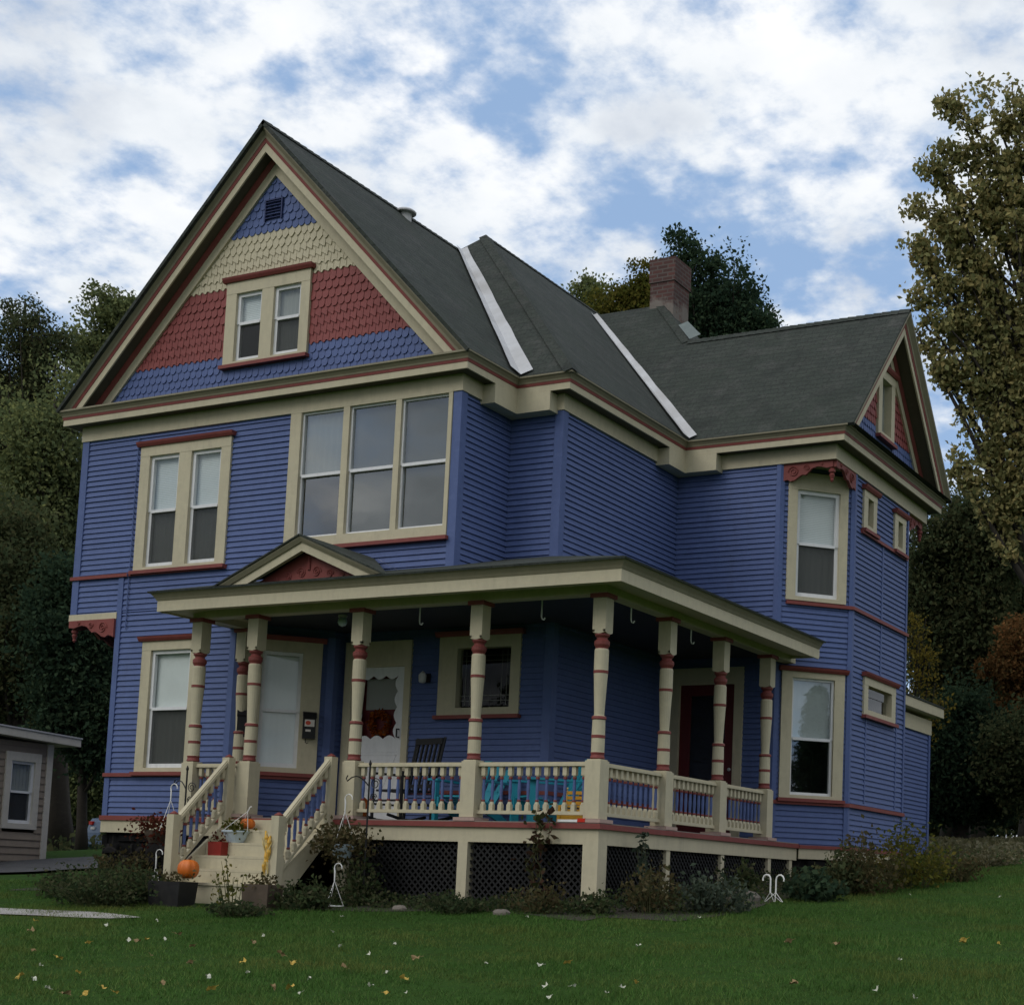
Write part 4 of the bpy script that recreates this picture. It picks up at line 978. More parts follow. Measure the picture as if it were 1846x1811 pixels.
def tree(label, base, ells, n_limb, n_twig, n_leaf, lsize, leafmat, trunk_r, sig, top=None, name='tree', group=None, cat='tree', z_low=0.22, limb_r=.3, droop=.25, core=0.0):
    base = Vector(base); root = empty(name, base, label, cat, group)
    w = np.array([e[3]*e[4]*e[5] for e in ells])**.8; w /= w.sum()
    top = Vector(top) if top else Vector((base.x, base.y, max(e[2]+e[5]*.6 for e in ells)))
    bend = Vector((random.uniform(-.4, .4), random.uniform(-.4, .4), 0))
    mid = base.lerp(top, .5)+bend
    tp = bez(base-Vector((0, 0, .3)), mid, top, 9); tr = [trunk_r*(1.25 if i == 0 else 1)*(1-.9*i/8) for i in range(9)]
    m = MB(); m.tube(tp, tr, 9); pts = []
    for li in range(n_limb+3*len(ells)):
        e = ells[rng.choice(len(ells), p=w)] if li >= 3*len(ells) else ells[li//3]
        d = Vector(rng.normal(size=3)).normalized()*(random.random()**.4)*.95
        tg = Vector((e[0]+d.x*e[3], e[1]+d.y*e[4], e[2]+d.z*e[5]))
        f = min(.93, max(z_low, ((tg.z-base.z)/max(.1, (top.z-base.z)))*random.uniform(.45, .85)))
        st = tp[0]*(1-f)**2+mid*2*f*(1-f)+top*f*f
        md = st.lerp(tg, .55)+Vector((random.uniform(-.3, .3), random.uniform(-.3, .3), (tg-st).length*random.uniform(.02, .18)))
        L = bez(st, md, tg, 7); r0 = trunk_r*limb_r*(1-f*.7)*random.uniform(.7, 1.1)
        m.tube(L, [max(.008, r0*(1-.85*i/6)) for i in range(7)], 5)
        R = (e[3]+e[4]+e[5])/3
        for k in range(n_twig):
            t = random.uniform(.35, 1.0) if k else 1.0; i = min(5, int(t*6)); p = L[i].lerp(L[i+1], t*6-i)
            q = p+Vector(rng.normal(size=3)).normalized()*R*random.uniform(.12, .42)+Vector((0, 0, R*.06))
            m.tube([p, p.lerp(q, .5)+Vector((0, 0, .05*R)), q], [max(.006, r0*.22), .008, .004], 4)
            c = int(n_leaf*random.uniform(.45, 1.5)); s2 = sig*random.uniform(.6, 1.35)
            tt = rng.uniform(.35, 1.08, c)[:, None]
            pts.append(np.array(p)*(1-tt)+np.array(q)*tt+np.clip(rng.normal(size=(c, 3)), -1.5, 1.5)*s2*np.array([1, 1, .75]))
    m.build('trunk', M_bark, root, smooth=True)
    P = np.concatenate(pts); v, f = leaf_quads(P, lsize, droop)
    np_mesh('crown', v, f, [leafmat], root); return root
def ell(px, py, dist, rx, ry, depth=None):       # a crown lobe: where it stands and how big, from its apparent size at that distance
    p = at(px, py, dist); k = dist/F_PX; return (p.x, p.y, p.z, rx*k, (depth or (rx+ry)/2)*k, ry*k)
def base_at(px, dist):
    q = ray(px, 1500); p = CAM+q*dist; return (p.x, p.y, ht(p.x, p.y))

D = 30
tree('tall maple turning gold and olive at the right edge, rising above the house', base_at(1915, D),
     [ell(1815, 165, D, 58, 64), ell(1708, 195, D, 28, 24), ell(1712, 265, D, 31, 18), ell(1785, 320, D, 47, 45), ell(1725, 385, D, 71, 40), ell(1835, 420, D, 47, 91), ell(1690, 455, D, 42, 29), ell(1765, 500, D, 69, 40),
      ell(1660, 530, D, 23, 11), ell(1668, 375, D, 26, 17), ell(1655, 440, D, 18, 12), ell(1660, 600, D, 16, 22), ell(1690, 300, D, 21, 14), ell(1790, 610, D, 60, 57), ell(1712, 580, D, 33, 40), ell(1695, 660, D, 16, 32), ell(1790, 720, D, 50, 45), ell(1845, 560, D, 45, 70), ell(1830, 690, D, 31, 29), ell(1735, 845, D, 36, 37), ell(1810, 840, D, 44, 45), ell(1950, 250, D, 90, 136), ell(1960, 560, D, 90, 153), ell(2060, 420, D, 73, 114), ell(1935, 800, D, 73, 76)],
     26, 10, 46, 0.118, LF_gold, .34, .135, top=at(1890, 110, D), z_low=.30, limb_r=.34, droop=.5)
D = 46
tree('dark green maple standing behind the brick chimney', base_at(1300, D), [ell(1300, 540, D, 85, 75), ell(1270, 470, D, 40, 38), ell(1222, 452, D, 22, 26), ell(1340, 580, D, 55, 45), ell(1260, 600, D, 70, 80), ell(1320, 700, D, 90, 100)],
     80, 7, 138, 0.130, LF_dark, .35, .26, top=at(1285, 470, D), droop=.5)
D = 50
tree('yellowing tree behind the ridge, left of the chimney', base_at(1130, D), [ell(1150, 520, D, 40, 40), ell(1180, 560, D, 50, 60), ell(1110, 545, D, 38, 40), ell(1160, 640, D, 70, 80)], 60, 6, 126, 0.118, LF_ygreen, .3, .24, top=at(1155, 490, D))
tree('small dark tree peeking over the roof ridge beside a yellowing one', base_at(1050, D+3), [ell(1050, 535, D+3, 36, 34), ell(1090, 570, D+3, 45, 50), ell(1070, 640, D+3, 60, 80)], 46, 6, 114, 0.118, LF_green, .3, .24, top=at(1060, 510, D+3))
# the wood on the left
D = 40
tree('feathery tree at the left edge with bare twigs on top', base_at(60, D), [ell(40, 590, D, 60, 65), ell(85, 640, D, 60, 60), ell(10, 700, D, 70, 90), ell(75, 560, D, 34, 40), ell(-90, 640, D, 90, 110), ell(70, 740, D, 60, 60)], 80, 7, 78, 0.087, LF_wood, .28, .20, top=at(45, 545, D), droop=.6)
D = 44
tree('sunlit yellow green tree behind the left gable eave', base_at(215, D), [ell(205, 560, D, 55, 40), ell(235, 600, D, 60, 60), ell(180, 640, D, 70, 60), ell(230, 700, D, 80, 90)], 70, 7, 138, 0.118, LF_green, .32, .24, top=at(215, 530, D), droop=.3)
D = 37
tree('dark broad tree in the wood, left of the upper storey', base_at(110, D), [ell(90, 800, D, 95, 110), ell(40, 900, D, 90, 120), ell(120, 950, D, 80, 110), ell(110, 700, D, 60, 60)], 70, 7, 87, 0.112, LF_green, .4, .27, top=at(100, 720, D))
D = 34
tree('dark tree behind the grey cottage roof', base_at(20, D), [ell(10, 1020, D, 90, 110), ell(60, 1120, D, 90, 90), ell(-60, 1150, D, 100, 100)], 70, 7, 119, 0.118, LF_wood, .3, .27, top=at(20, 950, D))
tree('dark tree between the cottage and the blue house', base_at(150, D-1), [ell(150, 1100, D-1, 70, 110), ell(120, 1210, D-1, 80, 90), ell(175, 1280, D-1, 60, 80)], 70, 7, 114, 0.112, LF_dark, .13, .26, top=at(150, 1020, D-1))
tree('low leafy thicket behind the parked car', base_at(140, D+6), [ell(140, 1380, D+6, 95, 75), ell(60, 1330, D+6, 80, 90), ell(190, 1320, D+6, 60, 100)], 70, 6, 138, 0.105, LF_green, .10, .30, top=at(140, 1330, D+6), cat='thicket', name='tree')
D = 52
tree('pale far tree closing the gap at the left edge', base_at(-30, D), [ell(-40, 1000, D, 140, 120), ell(40, 1180, D, 120, 120), ell(160, 1200, D, 110, 150), ell(-30, 1250, D, 150, 130)], 90, 7, 138, 0.167, LF_wood, .35, .40, top=at(0, 800, D))
for (px, py, dd, rx, ry, lab) in ((100, 1420, 60, 230, 130, 'bushy far tree low behind the car and the cottage'), (1760, 1440, 62, 200, 120, 'bushy far tree low behind the ground cover on the slope')):
    tree(lab, base_at(px, dd), [ell(px, py, dd, rx, ry), ell(px-120, py-40, dd+2, rx*.7, ry), ell(px+110, py-50, dd+2, rx*.7, ry)], 90, 7, 138, 0.211, LF_wood, .3, .5, top=at(px, py-60, dd), z_low=.05)
# the wood on the right
D = 36
tree('dark tree behind the right corner of the house', base_at(1720, D), [ell(1700, 980, D, 70, 100), ell(1760, 1020, D, 80, 110), ell(1690, 1120, D, 60, 90), ell(1740, 1200, D, 80, 90), ell(1800, 960, D, 60, 80)], 95, 7, 133, 0.118, LF_wood, .35, .27, top=at(1735, 920, D))
tree('dark spreading tree at the right edge below the gold maple', base_at(1860, D+3), [ell(1840, 1010, D+3, 80, 110), ell(1900, 1120, D+3, 90, 110), ell(1820, 1180, D+3, 60, 80)], 80, 7, 128, 0.124, LF_wood, .35, .28, top=at(1860, 930, D+3))
tree('dark undergrowth tree low behind the rear addition', base_at(1730, D-3), [ell(1720, 1330, D-3, 70, 90), ell(1790, 1380, D-3, 80, 80), ell(1700, 1420, D-3, 50, 70)], 75, 7, 124, 0.105, LF_dark, .22, .27, top=at(1740, 1270, D-3))
tree('orange autumn tree at the right edge', base_at(1890, D-2), [ell(1850, 1150, D-2, 42, 60), ell(1900, 1200, D-2, 70, 80), ell(1815, 1215, D-2, 40, 45), ell(1850, 1280, D-2, 75, 50), ell(1780, 1290, D-2, 35, 28)], 60, 7, 101, 0.093, LF_orange, .18, .2, top=at(1880, 1110, D-2))
tree('dark tree under the orange one at the right edge', base_at(1880, D-4), [ell(1850, 1370, D-4, 70, 80), ell(1910, 1330, D-4, 70, 90)], 55, 7, 119, 0.099, LF_wood, .2, .26, top=at(1880, 1300, D-4))
tree('thin yellow leaved sapling in front of the dark trees right of the house', base_at(1640, 31.5), [ell(1655, 1130, 31.5, 14, 24), ell(1668, 1175, 31.5, 12, 14), ell(1690, 1260, 31.5, 18, 40)], 8, 4, 20, 0.074, LF_yel, .05, .14, top=at(1670, 1110, 31.5))
D = 56
tree('far dark tree behind the right wood', base_at(1760, D), [ell(1740, 960, D, 120, 110), ell(1850, 1000, D, 130, 160), ell(1740, 1200, D, 130, 150), ell(1880, 1250, D, 150, 150), ell(1760, 1380, D, 140, 100)], 95, 7, 138, 0.174, LF_wood, .35, .42, top=at(1770, 880, D))
# a spruce mirrored in the corner pane, and unseen trees added to shape window reflections
def spruce(x, y, hgt, label):
    b = (x, y, ht(x, y)); root = empty('spruce_tree', b, label, 'tree'); m = MB(); m.tube([b, (x, y, b[2]+hgt)], [.22, .02], 7); m.build('trunk', M_bark, root)
    P = []
    for i in range(130):
        t = i/130; z = b[2]+hgt*(.06+.93*t); R = (1-t)*hgt*.24+.1
        for k in range(7):
            a = random.random()*6.28; c = 20
            s = rng.uniform(.15, 1, c)[:, None]; e = np.array([math.cos(a)*R, math.sin(a)*R, -.25*R])
            P.append(np.array([x, y, z])+e*s+rng.normal(size=(c, 3))*.10)
    v, f = leaf_quads(np.concatenate(P), .22, .3, aspect=.25); np_mesh('crown', v, f, [LF_dark], root)

for (tx, ty, th_, lab) in ((-24.5, -19.5, 12.5, 'broad unseen tree across the road, added to darken reflections in the upper front windows'), (-33, -17, 13.5, 'taller unseen tree across the road, added to break up reflections in the paired upper windows'), (-15, -27, 11.0, 'low round unseen tree across the road, added to break up reflections in the front panes')):
    gz_ = ht(tx, ty); tree(lab, (tx, ty, gz_), [(tx, ty, gz_+th_*.62, 4.2, 4.2, th_*.34), (tx+2.4, ty+1, gz_+th_*.5, 3, 3, 2.6), (tx-2.6, ty-1, gz_+th_*.55, 3, 3, 2.8)], 50, 6, 60, .24, LF_wood, .32, .4, top=(tx, ty, gz_+th_*.85))
spruce(28.5, -5.3, 7.2, 'spruce across the road, mirrored in the lower pane of the corner window')
# ------------------------------------------------------------------ shrubs and plants
def plant(label, px=None, py=None, c=None, r=(.4, .4, .3), n=600, size=.07, mat=None, stems=12, name='shrub', cat='shrub', group=None, upright=.5, droop=.1, lift=0.0):
    if c is None: g = gnd(px, py); c = (g.x, g.y, g.z)
    c = Vector(c); root = empty(name, c, label, cat, group); m = MB(); P = []
    per = max(1, n//stems)
    for i in range(stems):
        a = random.random()*6.283; q = random.random()**.5
        tip = Vector((c.x+math.cos(a)*q*r[0], c.y+math.sin(a)*q*r[1], c.z+lift+r[2]*(1-.5*q*q)*random.uniform(.7, 1.15)))
        st = Vector((c.x+math.cos(a)*q*r[0]*(1-upright)*.8, c.y+math.sin(a)*q*r[1]*(1-upright)*.8, c.z-.03))
        md = st.lerp(tip, .5)+Vector((random.uniform(-.04, .04), random.uniform(-.04, .04), r[2]*.1))
        L = bez(st, md, tip, 5); m.tube(L, [.006, .005, .004, .003, .002], 4)
        t = rng.uniform(.15, 1.03, per)[:, None]
        A, Bm, Cc = np.array(st), np.array(md), np.array(tip)
        P.append(A*(1-t)**2+Bm*2*t*(1-t)+Cc*t*t+rng.normal(size=(per, 3))*np.array([r[0], r[1], r[2]])*.16)
    m.build('stem', M_stem, root); v, f = leaf_quads(np.concatenate(P), size, droop); np_mesh('foliage', v, f, [mat or LF_shrub], root); return root
def blades(label, px=None, py=None, c=None, r=.3, h=.5, n=200, mat=None, name='ornamental_grass', cat='plant', wd=.012):
    if c is None: g = gnd(px, py); c = (g.x, g.y, g.z)
    c = np.array(c); a = rng.uniform(0, 6.283, n); q = rng.uniform(0, 1, n)**.5*r*.5; lean = rng.uniform(.1, 1, n)*r
    b = np.stack([c[0]+np.cos(a)*q, c[1]+np.sin(a)*q, np.full(n, c[2]-.03)], 1); d = np.stack([np.cos(a), np.sin(a), np.zeros(n)], 1)
    H_ = h*rng.uniform(.55, 1.1, n)[:, None]; up = np.array([0, 0, 1.0]); side = np.stack([-np.sin(a), np.cos(a), np.zeros(n)], 1)*wd
    p1 = b+d*lean[:, None]*.35+up*H_*.65; p2 = b+d*lean[:, None]*1.1+up*H_*rng.uniform(.7, 1.0, n)[:, None]
    v = np.stack([b-side, b+side, p1+side*.8, p2, p1-side*.8], 1).reshape(-1, 3); f = np.arange(5*n).reshape(n, 5)
    o = np_mesh(name, v, f, [mat or LF_dry]); tag(o, label, cat); return o
plant('brownish bushy mound beside the path, left of the steps', 180, 1632, r=(.75, .5, .42), n=2200, size=.05, mat=LF_shrub, stems=70, name='shrub')
plant('grey green bushy mound nearest the black planter', 240, 1628, r=(.45, .45, .42), n=1600, size=.055, mat=LF_shrub, stems=60)
plant('weedy green clump at the left end of the dry grass mound', 130, 1618, r=(.55, .4, .35), n=900, size=.06, mat=LF_shrub, stems=30)
plant('low olive weeds in front of the stone foundation', 235, 1590, r=(.6, .4, .45), n=900, size=.06, mat=LF_dry, stems=34)
plant('leafy clump growing against the foundation corner', 205, 1570, r=(.35, .3, .40), n=500, size=.06, mat=LF_wood, stems=20)
plant('straggly flowering plant in front of the steps', 420, 1642, r=(.32, .2, .60), n=120, size=.055, mat=LF_ygreen, stems=14, cat='plant', name='garden_plant')
plant('dark bushy plant at the foot of the steps', 430, 1652, r=(.5, .25, .17), n=600, size=.05, mat=LF_shrub, stems=36)
plant('low green clump beside the right newel foot', 545, 1640, r=(.45, .3, .30), n=900, size=.06, mat=LF_shrub, stems=30)
plant('green clump hiding the shaded porch support by the steps', 640, 1632, r=(.35, .25, .55), n=700, size=.06, mat=LF_shrub, stems=26)
plant('pale leaved weed at the dark lattice', 672, 1618, r=(.2, .16, .45), n=120, size=.06, mat=LF_grey, stems=9)
plant('low tuft at the foot of the middle porch support', 815, 1646, r=(.4, .2, .20), n=500, size=.055, mat=LF_shrub, stems=22)
plant('thin weeds along the lattice between the middle and corner supports', 965, 1646, r=(.5, .15, .32), n=380, size=.05, mat=LF_dry, stems=22)
plant('green tuft at the foot of the corner support', 1070, 1648, r=(.35, .2, .24), n=450, size=.055, mat=LF_shrub, stems=20)
plant('silvery climbing shrub by the corner support', c=(3.05, -.25, -.95), r=(.14, .14, .80), n=200, size=.075, mat=LF_grey, stems=9, upright=.8)
plant('brown withered clump along the side lattice', 1175, 1645, r=(.35, .35, .48), n=600, size=.06, mat=LF_dry, stems=34)
plant('pale green rose bush beside the porch', 1285, 1645, r=(.42, .35, .42), n=900, size=.065, mat=LF_grey, stems=34)
plant('dark green plant behind the pale stone', 1330, 1612, r=(.3, .25, .42), n=450, size=.07, mat=LF_shrub, stems=24)
plant('dark broad leaved clump right of the heart shaped hangers', 1465, 1622, r=(.4, .35, .34), n=700, size=.09, mat=LF_dark, stems=34)
plant('dark shrub below the lower right window', 1520, 1612, r=(.4, .35, .50), n=800, size=.07, mat=LF_wood, stems=32)
plant('olive shrub under the right corner of the house', 1570, 1610, r=(.45, .45, .70), n=1100, size=.065, mat=LF_dry, stems=34)
plant('tall yellow green shrub at the right corner of the house', 1640, 1600, r=(.55, .55, .72), n=1500, size=.065, mat=LF_ygreen, stems=46)
plant('brown seedy shrub right of the yellow green one', 1712, 1588, r=(.5, .45, .42), n=1000, size=.06, mat=LF_dry, stems=48)
plant('faded brushy shrub nearest the right edge', 1790, 1560, r=(.6, .5, .26), n=900, size=.06, mat=LF_hedge, stems=44)
# rough growth on the slope behind
n = 34000
xx = rng.uniform(1.5, 22, n); yy = rng.uniform(10.5, 24, n); zz = np.array([ht(a, b) for a, b in zip(xx, yy)])
keep = ~((xx < 2.7) & (yy < 12.6)); P = np.stack([xx, yy, zz+rng.uniform(.02, .20, n)], 1)[keep]
v, f = leaf_quads(P, .10, .1); o = np_mesh('ground_cover', v, f, [LF_hedge]); tag(o, 'dry leafy ground cover on the slope behind the house', 'ground cover', kind='stuff')
n = 16000
xx = rng.uniform(-24, -7.2, n); yy = rng.uniform(8, 24, n); keep = ~((xx < -10.5) & (yy < 8)); zz = np.array([ht(a, b) for a, b in zip(xx, yy)])
v, f = leaf_quads(np.stack([xx, yy, zz+rng.uniform(.02, .5, n)], 1)[keep], .13, .1); o = np_mesh('undergrowth', v, f, [LF_wood]); tag(o, 'low dark undergrowth at the edge of the left wood', 'undergrowth', kind='stuff')
n = 9000
u_ = rng.uniform(0, 1, n); side = rng.uniform(0, 1, n) < .5
xx = np.where(side, -3.3+u_*6.3, 2.85+rng.uniform(0, 1, n)**1.3*1.1); yy = np.where(side, -1.0-rng.uniform(0, 1, n)**1.4*.62, -1.1+u_*8.2)
keep = ~((xx > -2.7) & (xx < -.85) & (yy > -1.95)); xx, yy = xx[keep], yy[keep]
cl = .5+.5*np.sin(xx*5.3+np.sin(yy*3.1)*2)*np.cos(yy*4.7+xx); zz = np.array([ht(a, b) for a, b in zip(xx, yy)])
v, f = leaf_quads(np.stack([xx, yy, zz+rng.uniform(0, .17, len(xx))*(.25+cl)], 1), .05, .1); o = np_mesh('weeds', v, f, [LF_shrub]); tag(o, 'low green weeds in the bed along the porch', 'weeds', kind='stuff')
# vine on the deck skirt
def vine(label, x, y, z0, z1, w, n, mat, out=.04):
    root = empty('vine', (x, y, ht(x, y)), label, 'vine'); m = MB(); P = []
    for s in range(4):
        pts = []; xx = x+random.uniform(-w, w)*.3
        for i in range(9): pts.append(Vector((xx+random.uniform(-.3, .3)*w+w*.35*math.sin(i+s), y-out-random.uniform(0, .03), z0+(z1-z0)*i/8*random.uniform(.9, 1.0))))
        m.tube(pts, .005, 4)
        for p in pts: P.append(np.array(p)+rng.normal(size=(n//36, 3))*np.array([w*.3, .04, .06]))
    m.build('stem', M_stem, root); v, f = leaf_quads(np.concatenate(P), .085, .5, flat=.5, aspect=.8); np_mesh('foliage', v, f, [mat], root)
vine('brown and green vine climbing the deck skirt near the corner post', 2.12, -.98, -.85, .12, .20, 170, mk_leaf('vine_leaves', [C(.05, .03, .02), C(.09, .05, .035), C(.05, .07, .025), C(.10, .09, .05)]))

# ------------------------------------------------------------------ lawn grass
def grass():
    N = 330000
    q = rng.uniform(0, 1, (N, 2)); dist = 8.6+q[:, 0]**.8*16; px = -150+q[:, 1]*2150
    x = np.empty(N); y = np.empty(N)
    for i in range(N):
        k = (px[i]-PX0)/F_PX
        x[i] = CAM.x+dist[i]*(d_.x+RV.x*k); y[i] = CAM.y+dist[i]*(d_.y+RV.y*k)
    x += rng.normal(size=N)*.05; y += rng.normal(size=N)*.05
    ok = ~((y > -1.05) & (x < 2.95) & (x > -5.9)) & ~((x < 3.5) & (x > 2.4) & (y > -1.1) & (y < 9)) & ~((y > -.5) & (x < 2.9)) & ~((x < -8) & (y > 1)) & (y < 12)
    ok &= ~((x > -3.05) & (x < -.5) & (y > -2.2))
    x, y = x[ok], y[ok]; n = len(x); z = np.array([ht(a, b) for a, b in zip(x, y)])
    a = rng.uniform(0, 6.283, n); hh = rng.uniform(.018, .048, n)*(1+.4*np.sin(x*2.1+1)*np.sin(y*1.7)+.3*np.sin(x*6.3+y*2)*np.sin(y*7.1-x)); w = rng.uniform(.002, .0045, n)*1.2; ln = rng.uniform(.2, 1.4, n)*hh
    b = np.stack([x, y, z-.006], 1); s = np.stack([np.cos(a)*w, np.sin(a)*w, 0*a], 1); d = np.stack([-np.sin(a)*ln, np.cos(a)*ln, hh], 1)
    v = np.stack([b-s, b+s, b+d], 1).reshape(-1, 3); f = np.arange(3*n).reshape(n, 3)
    o = np_mesh('grass', v, f, [LF_grass]); tag(o, 'mown green grass of the front lawn', 'grass', kind='stuff')
grass()

# ------------------------------------------------------------------ fallen leaves
def fleaf(name, mat, lobes):
    m = MB(); pts = []
    k = lobes*2
    for i in range(k):
        a = 6.283*i/k; rr = .042 if i % 2 == 0 else .032
        pts.append((rr*math.cos(a), rr*1.15*math.sin(a), .012*math.sin(a*2)+.012*(i % 3)))
    for i in range(k): m.poly([(0, 0, .0), pts[i], pts[(i+1) % k]])
    m.tube([(0, -.04, .006), (.004, -.08, .012)], .002, 4)
    return m.build(name, mat)
M_ly = paint('yellow_leaf', (.48, .33, .07, 1), rough=.8, var=.25); M_lp = paint('pale_leaf_underside', (.52, .53, .43, 1), rough=.8, var=.15); M_lo = paint('tan_leaf', (.24, .17, .08, 1), rough=.8, var=.25)
LL = {'y': (fleaf('fallen_leaf', M_ly, 5), 'fallen yellow leaf lying on the lawn'), 'w': (fleaf('fallen_leaf', M_lp, 4), 'pale fallen leaf, underside up, lying on the lawn'), 'o': (fleaf('fallen_leaf', M_lo, 5), 'tan fallen leaf lying on the lawn')}
spots = [(63, 1665, 'y'), (55, 1683, 'o'), (158, 1706, 'y'), (190, 1673, 'w'), (282, 1665, 'w'), (265, 1699, 'y'), (296, 1699, 'w'), (247, 1703, 'o'), (231, 1701, 'w'), (73, 1748, 'w'), (106, 1734, 'y'), (271, 1728, 'o'), (346, 1712, 'o'), (342, 1742, 'o'), (445, 1649, 'w'), (474, 1693, 'w'), (456, 1705, 'o'), (438, 1741, 'y'), (446, 1761, 'w'), (526, 1743, 'y'), (557, 1772, 'w'), (523, 1788, 'y'), (541, 1798, 'w'), (491, 1788, 'o'), (380, 1792, 'y'), (374, 1769, 'w'), (292, 1780, 'o'), (186, 1789, 'y'), (207, 1797, 'y'), (155, 1799, 'y'), (119, 1800, 'o'), (60, 1773, 'w'), (36, 1768, 'y'), (615, 1657, 'w'), (599, 1685, 'w'), (613, 1712, 'w'), (664, 1727, 'w'), (711, 1708, 'w'), (749, 1734, 'o'), (698, 1760, 'w'), (728, 1772, 'y'), (668, 1784, 'w'), (697, 1799, 'y'), (731, 1798, 'w'), (876, 1744, 'w'), (950, 1658, 'w'), (973, 1747, 'w'), (1022, 1743, 'y'), (983, 1785, 'w'), (1122, 1787, 'w'), (1094, 1798, 'w'), (1147, 1778, 'y'), (989, 1806, 'w'), (1260, 1659, 'w'), (1622, 1737, 'w'), (1579, 1793, 'w'), (1640, 1617, 'w'), (1803, 1621, 'w'), (1508, 1708, 'o'), (1736, 1702, 'y'), (1800, 1707, 'y'), (1649, 1807, 'w'), (1151, 1711, 'w'), (1421, 1704, 'o'), (1033, 1786, 'w'), (1431, 1781, 'o'), (60, 1720, 'o'), (140, 1760, 'y'), (320, 1690, 'o'), (505, 1726, 'o'), (620, 1750, 'o'), (85, 1790, 'w')]
first = {}
for (px, py, k) in spots:
    g = gnd(px, py); o, lab = LL[k]
    c = o if k not in first else copy_obj(o)
    first[k] = 1; c.location = g+Vector((0, 0, .035)); c.rotation_euler = (random.uniform(-.7, .7), random.uniform(-.7, .7), random.uniform(0, 6.28)); s = random.uniform(.45, .9)*(.75 if k == 'w' else 1.05); c.scale = (s, s, s)
    tag(c, lab, 'leaf', 'fallen leaves on the lawn')
# ================================================================== NEIGHBOUR AND CAR
def cottage():
    X = -12.0; Y1 = 4.30; Y0 = -3.0
    N = empty('neighbour_cottage', (-15, .6, ht(-13, 2)), 'low grey brown clapboard cottage with a white framed window at the left edge', 'house')
    zt = 1.52; zb = -.66
    # window position from the photograph: near the far corner of the wall
    A, B = (X, Y0), (X, Y1); L = Y1-Y0; s = lambda y: y-Y0
    op = window(A, B, N, (s(3.30), s(4.06), -.07, 1.32), [(s(3.42), s(3.94), .03, 1.16, dict(up=M_curtain, lo=M_dark, screen=True, mid=.60))], crown=False, sill=False, trim=M_taupetrim)
    siding(A, B, zb, zt, [op], M_taupe, N, e=.13, lap=.02)
    siding((X, Y1), (-18, Y1), zb, zt, [], M_taupe, N, e=.13); siding((-18, Y0), (X, Y0), zb, zt, [], M_taupe, N, e=.13); siding((-18, Y1), (-18, Y0), zb, zt, [], M_taupe, N, e=.13)
    m = MB(); band(m, [(X, Y1-.10), (X, Y1), (X-.10, Y1)], zb, zt, 0, .03); m.build('corner_board', M_taupetrim, N)
    m = MB(); m.box(-18, X-.02, Y0+.02, Y1-.02, -2, zb); m.build('foundation', M_concrete, N)
    m = MB(); y0, y1 = Y0-.4, Y1+.45; x0, x1 = -18.3, X+.25
    za, zc = 1.98, 1.66
    vs = lambda x, up: [(x, y0, za+up), (x, y1, zc+up)]
    m.prism([(x1, y0, za-.14), (x1, y1, zc-.14), (x1, y1, zc+.0), (x1, y0, za+.0)], (x0-x1, 0, 0)); m.build('eave', M_taupetrim, N)
    m = MB(); m.prism([(x1+.02, y0, za+.003), (x1+.02, y1+.02, zc+.003), (x1+.02, y1+.02, zc+.03), (x1+.02, y0, za+.03)], (x0-x1-.04, 0, 0)); m.build('roof', paint('pale_metal_roof', (.42, .42, .43, 1)), N)
cottage()
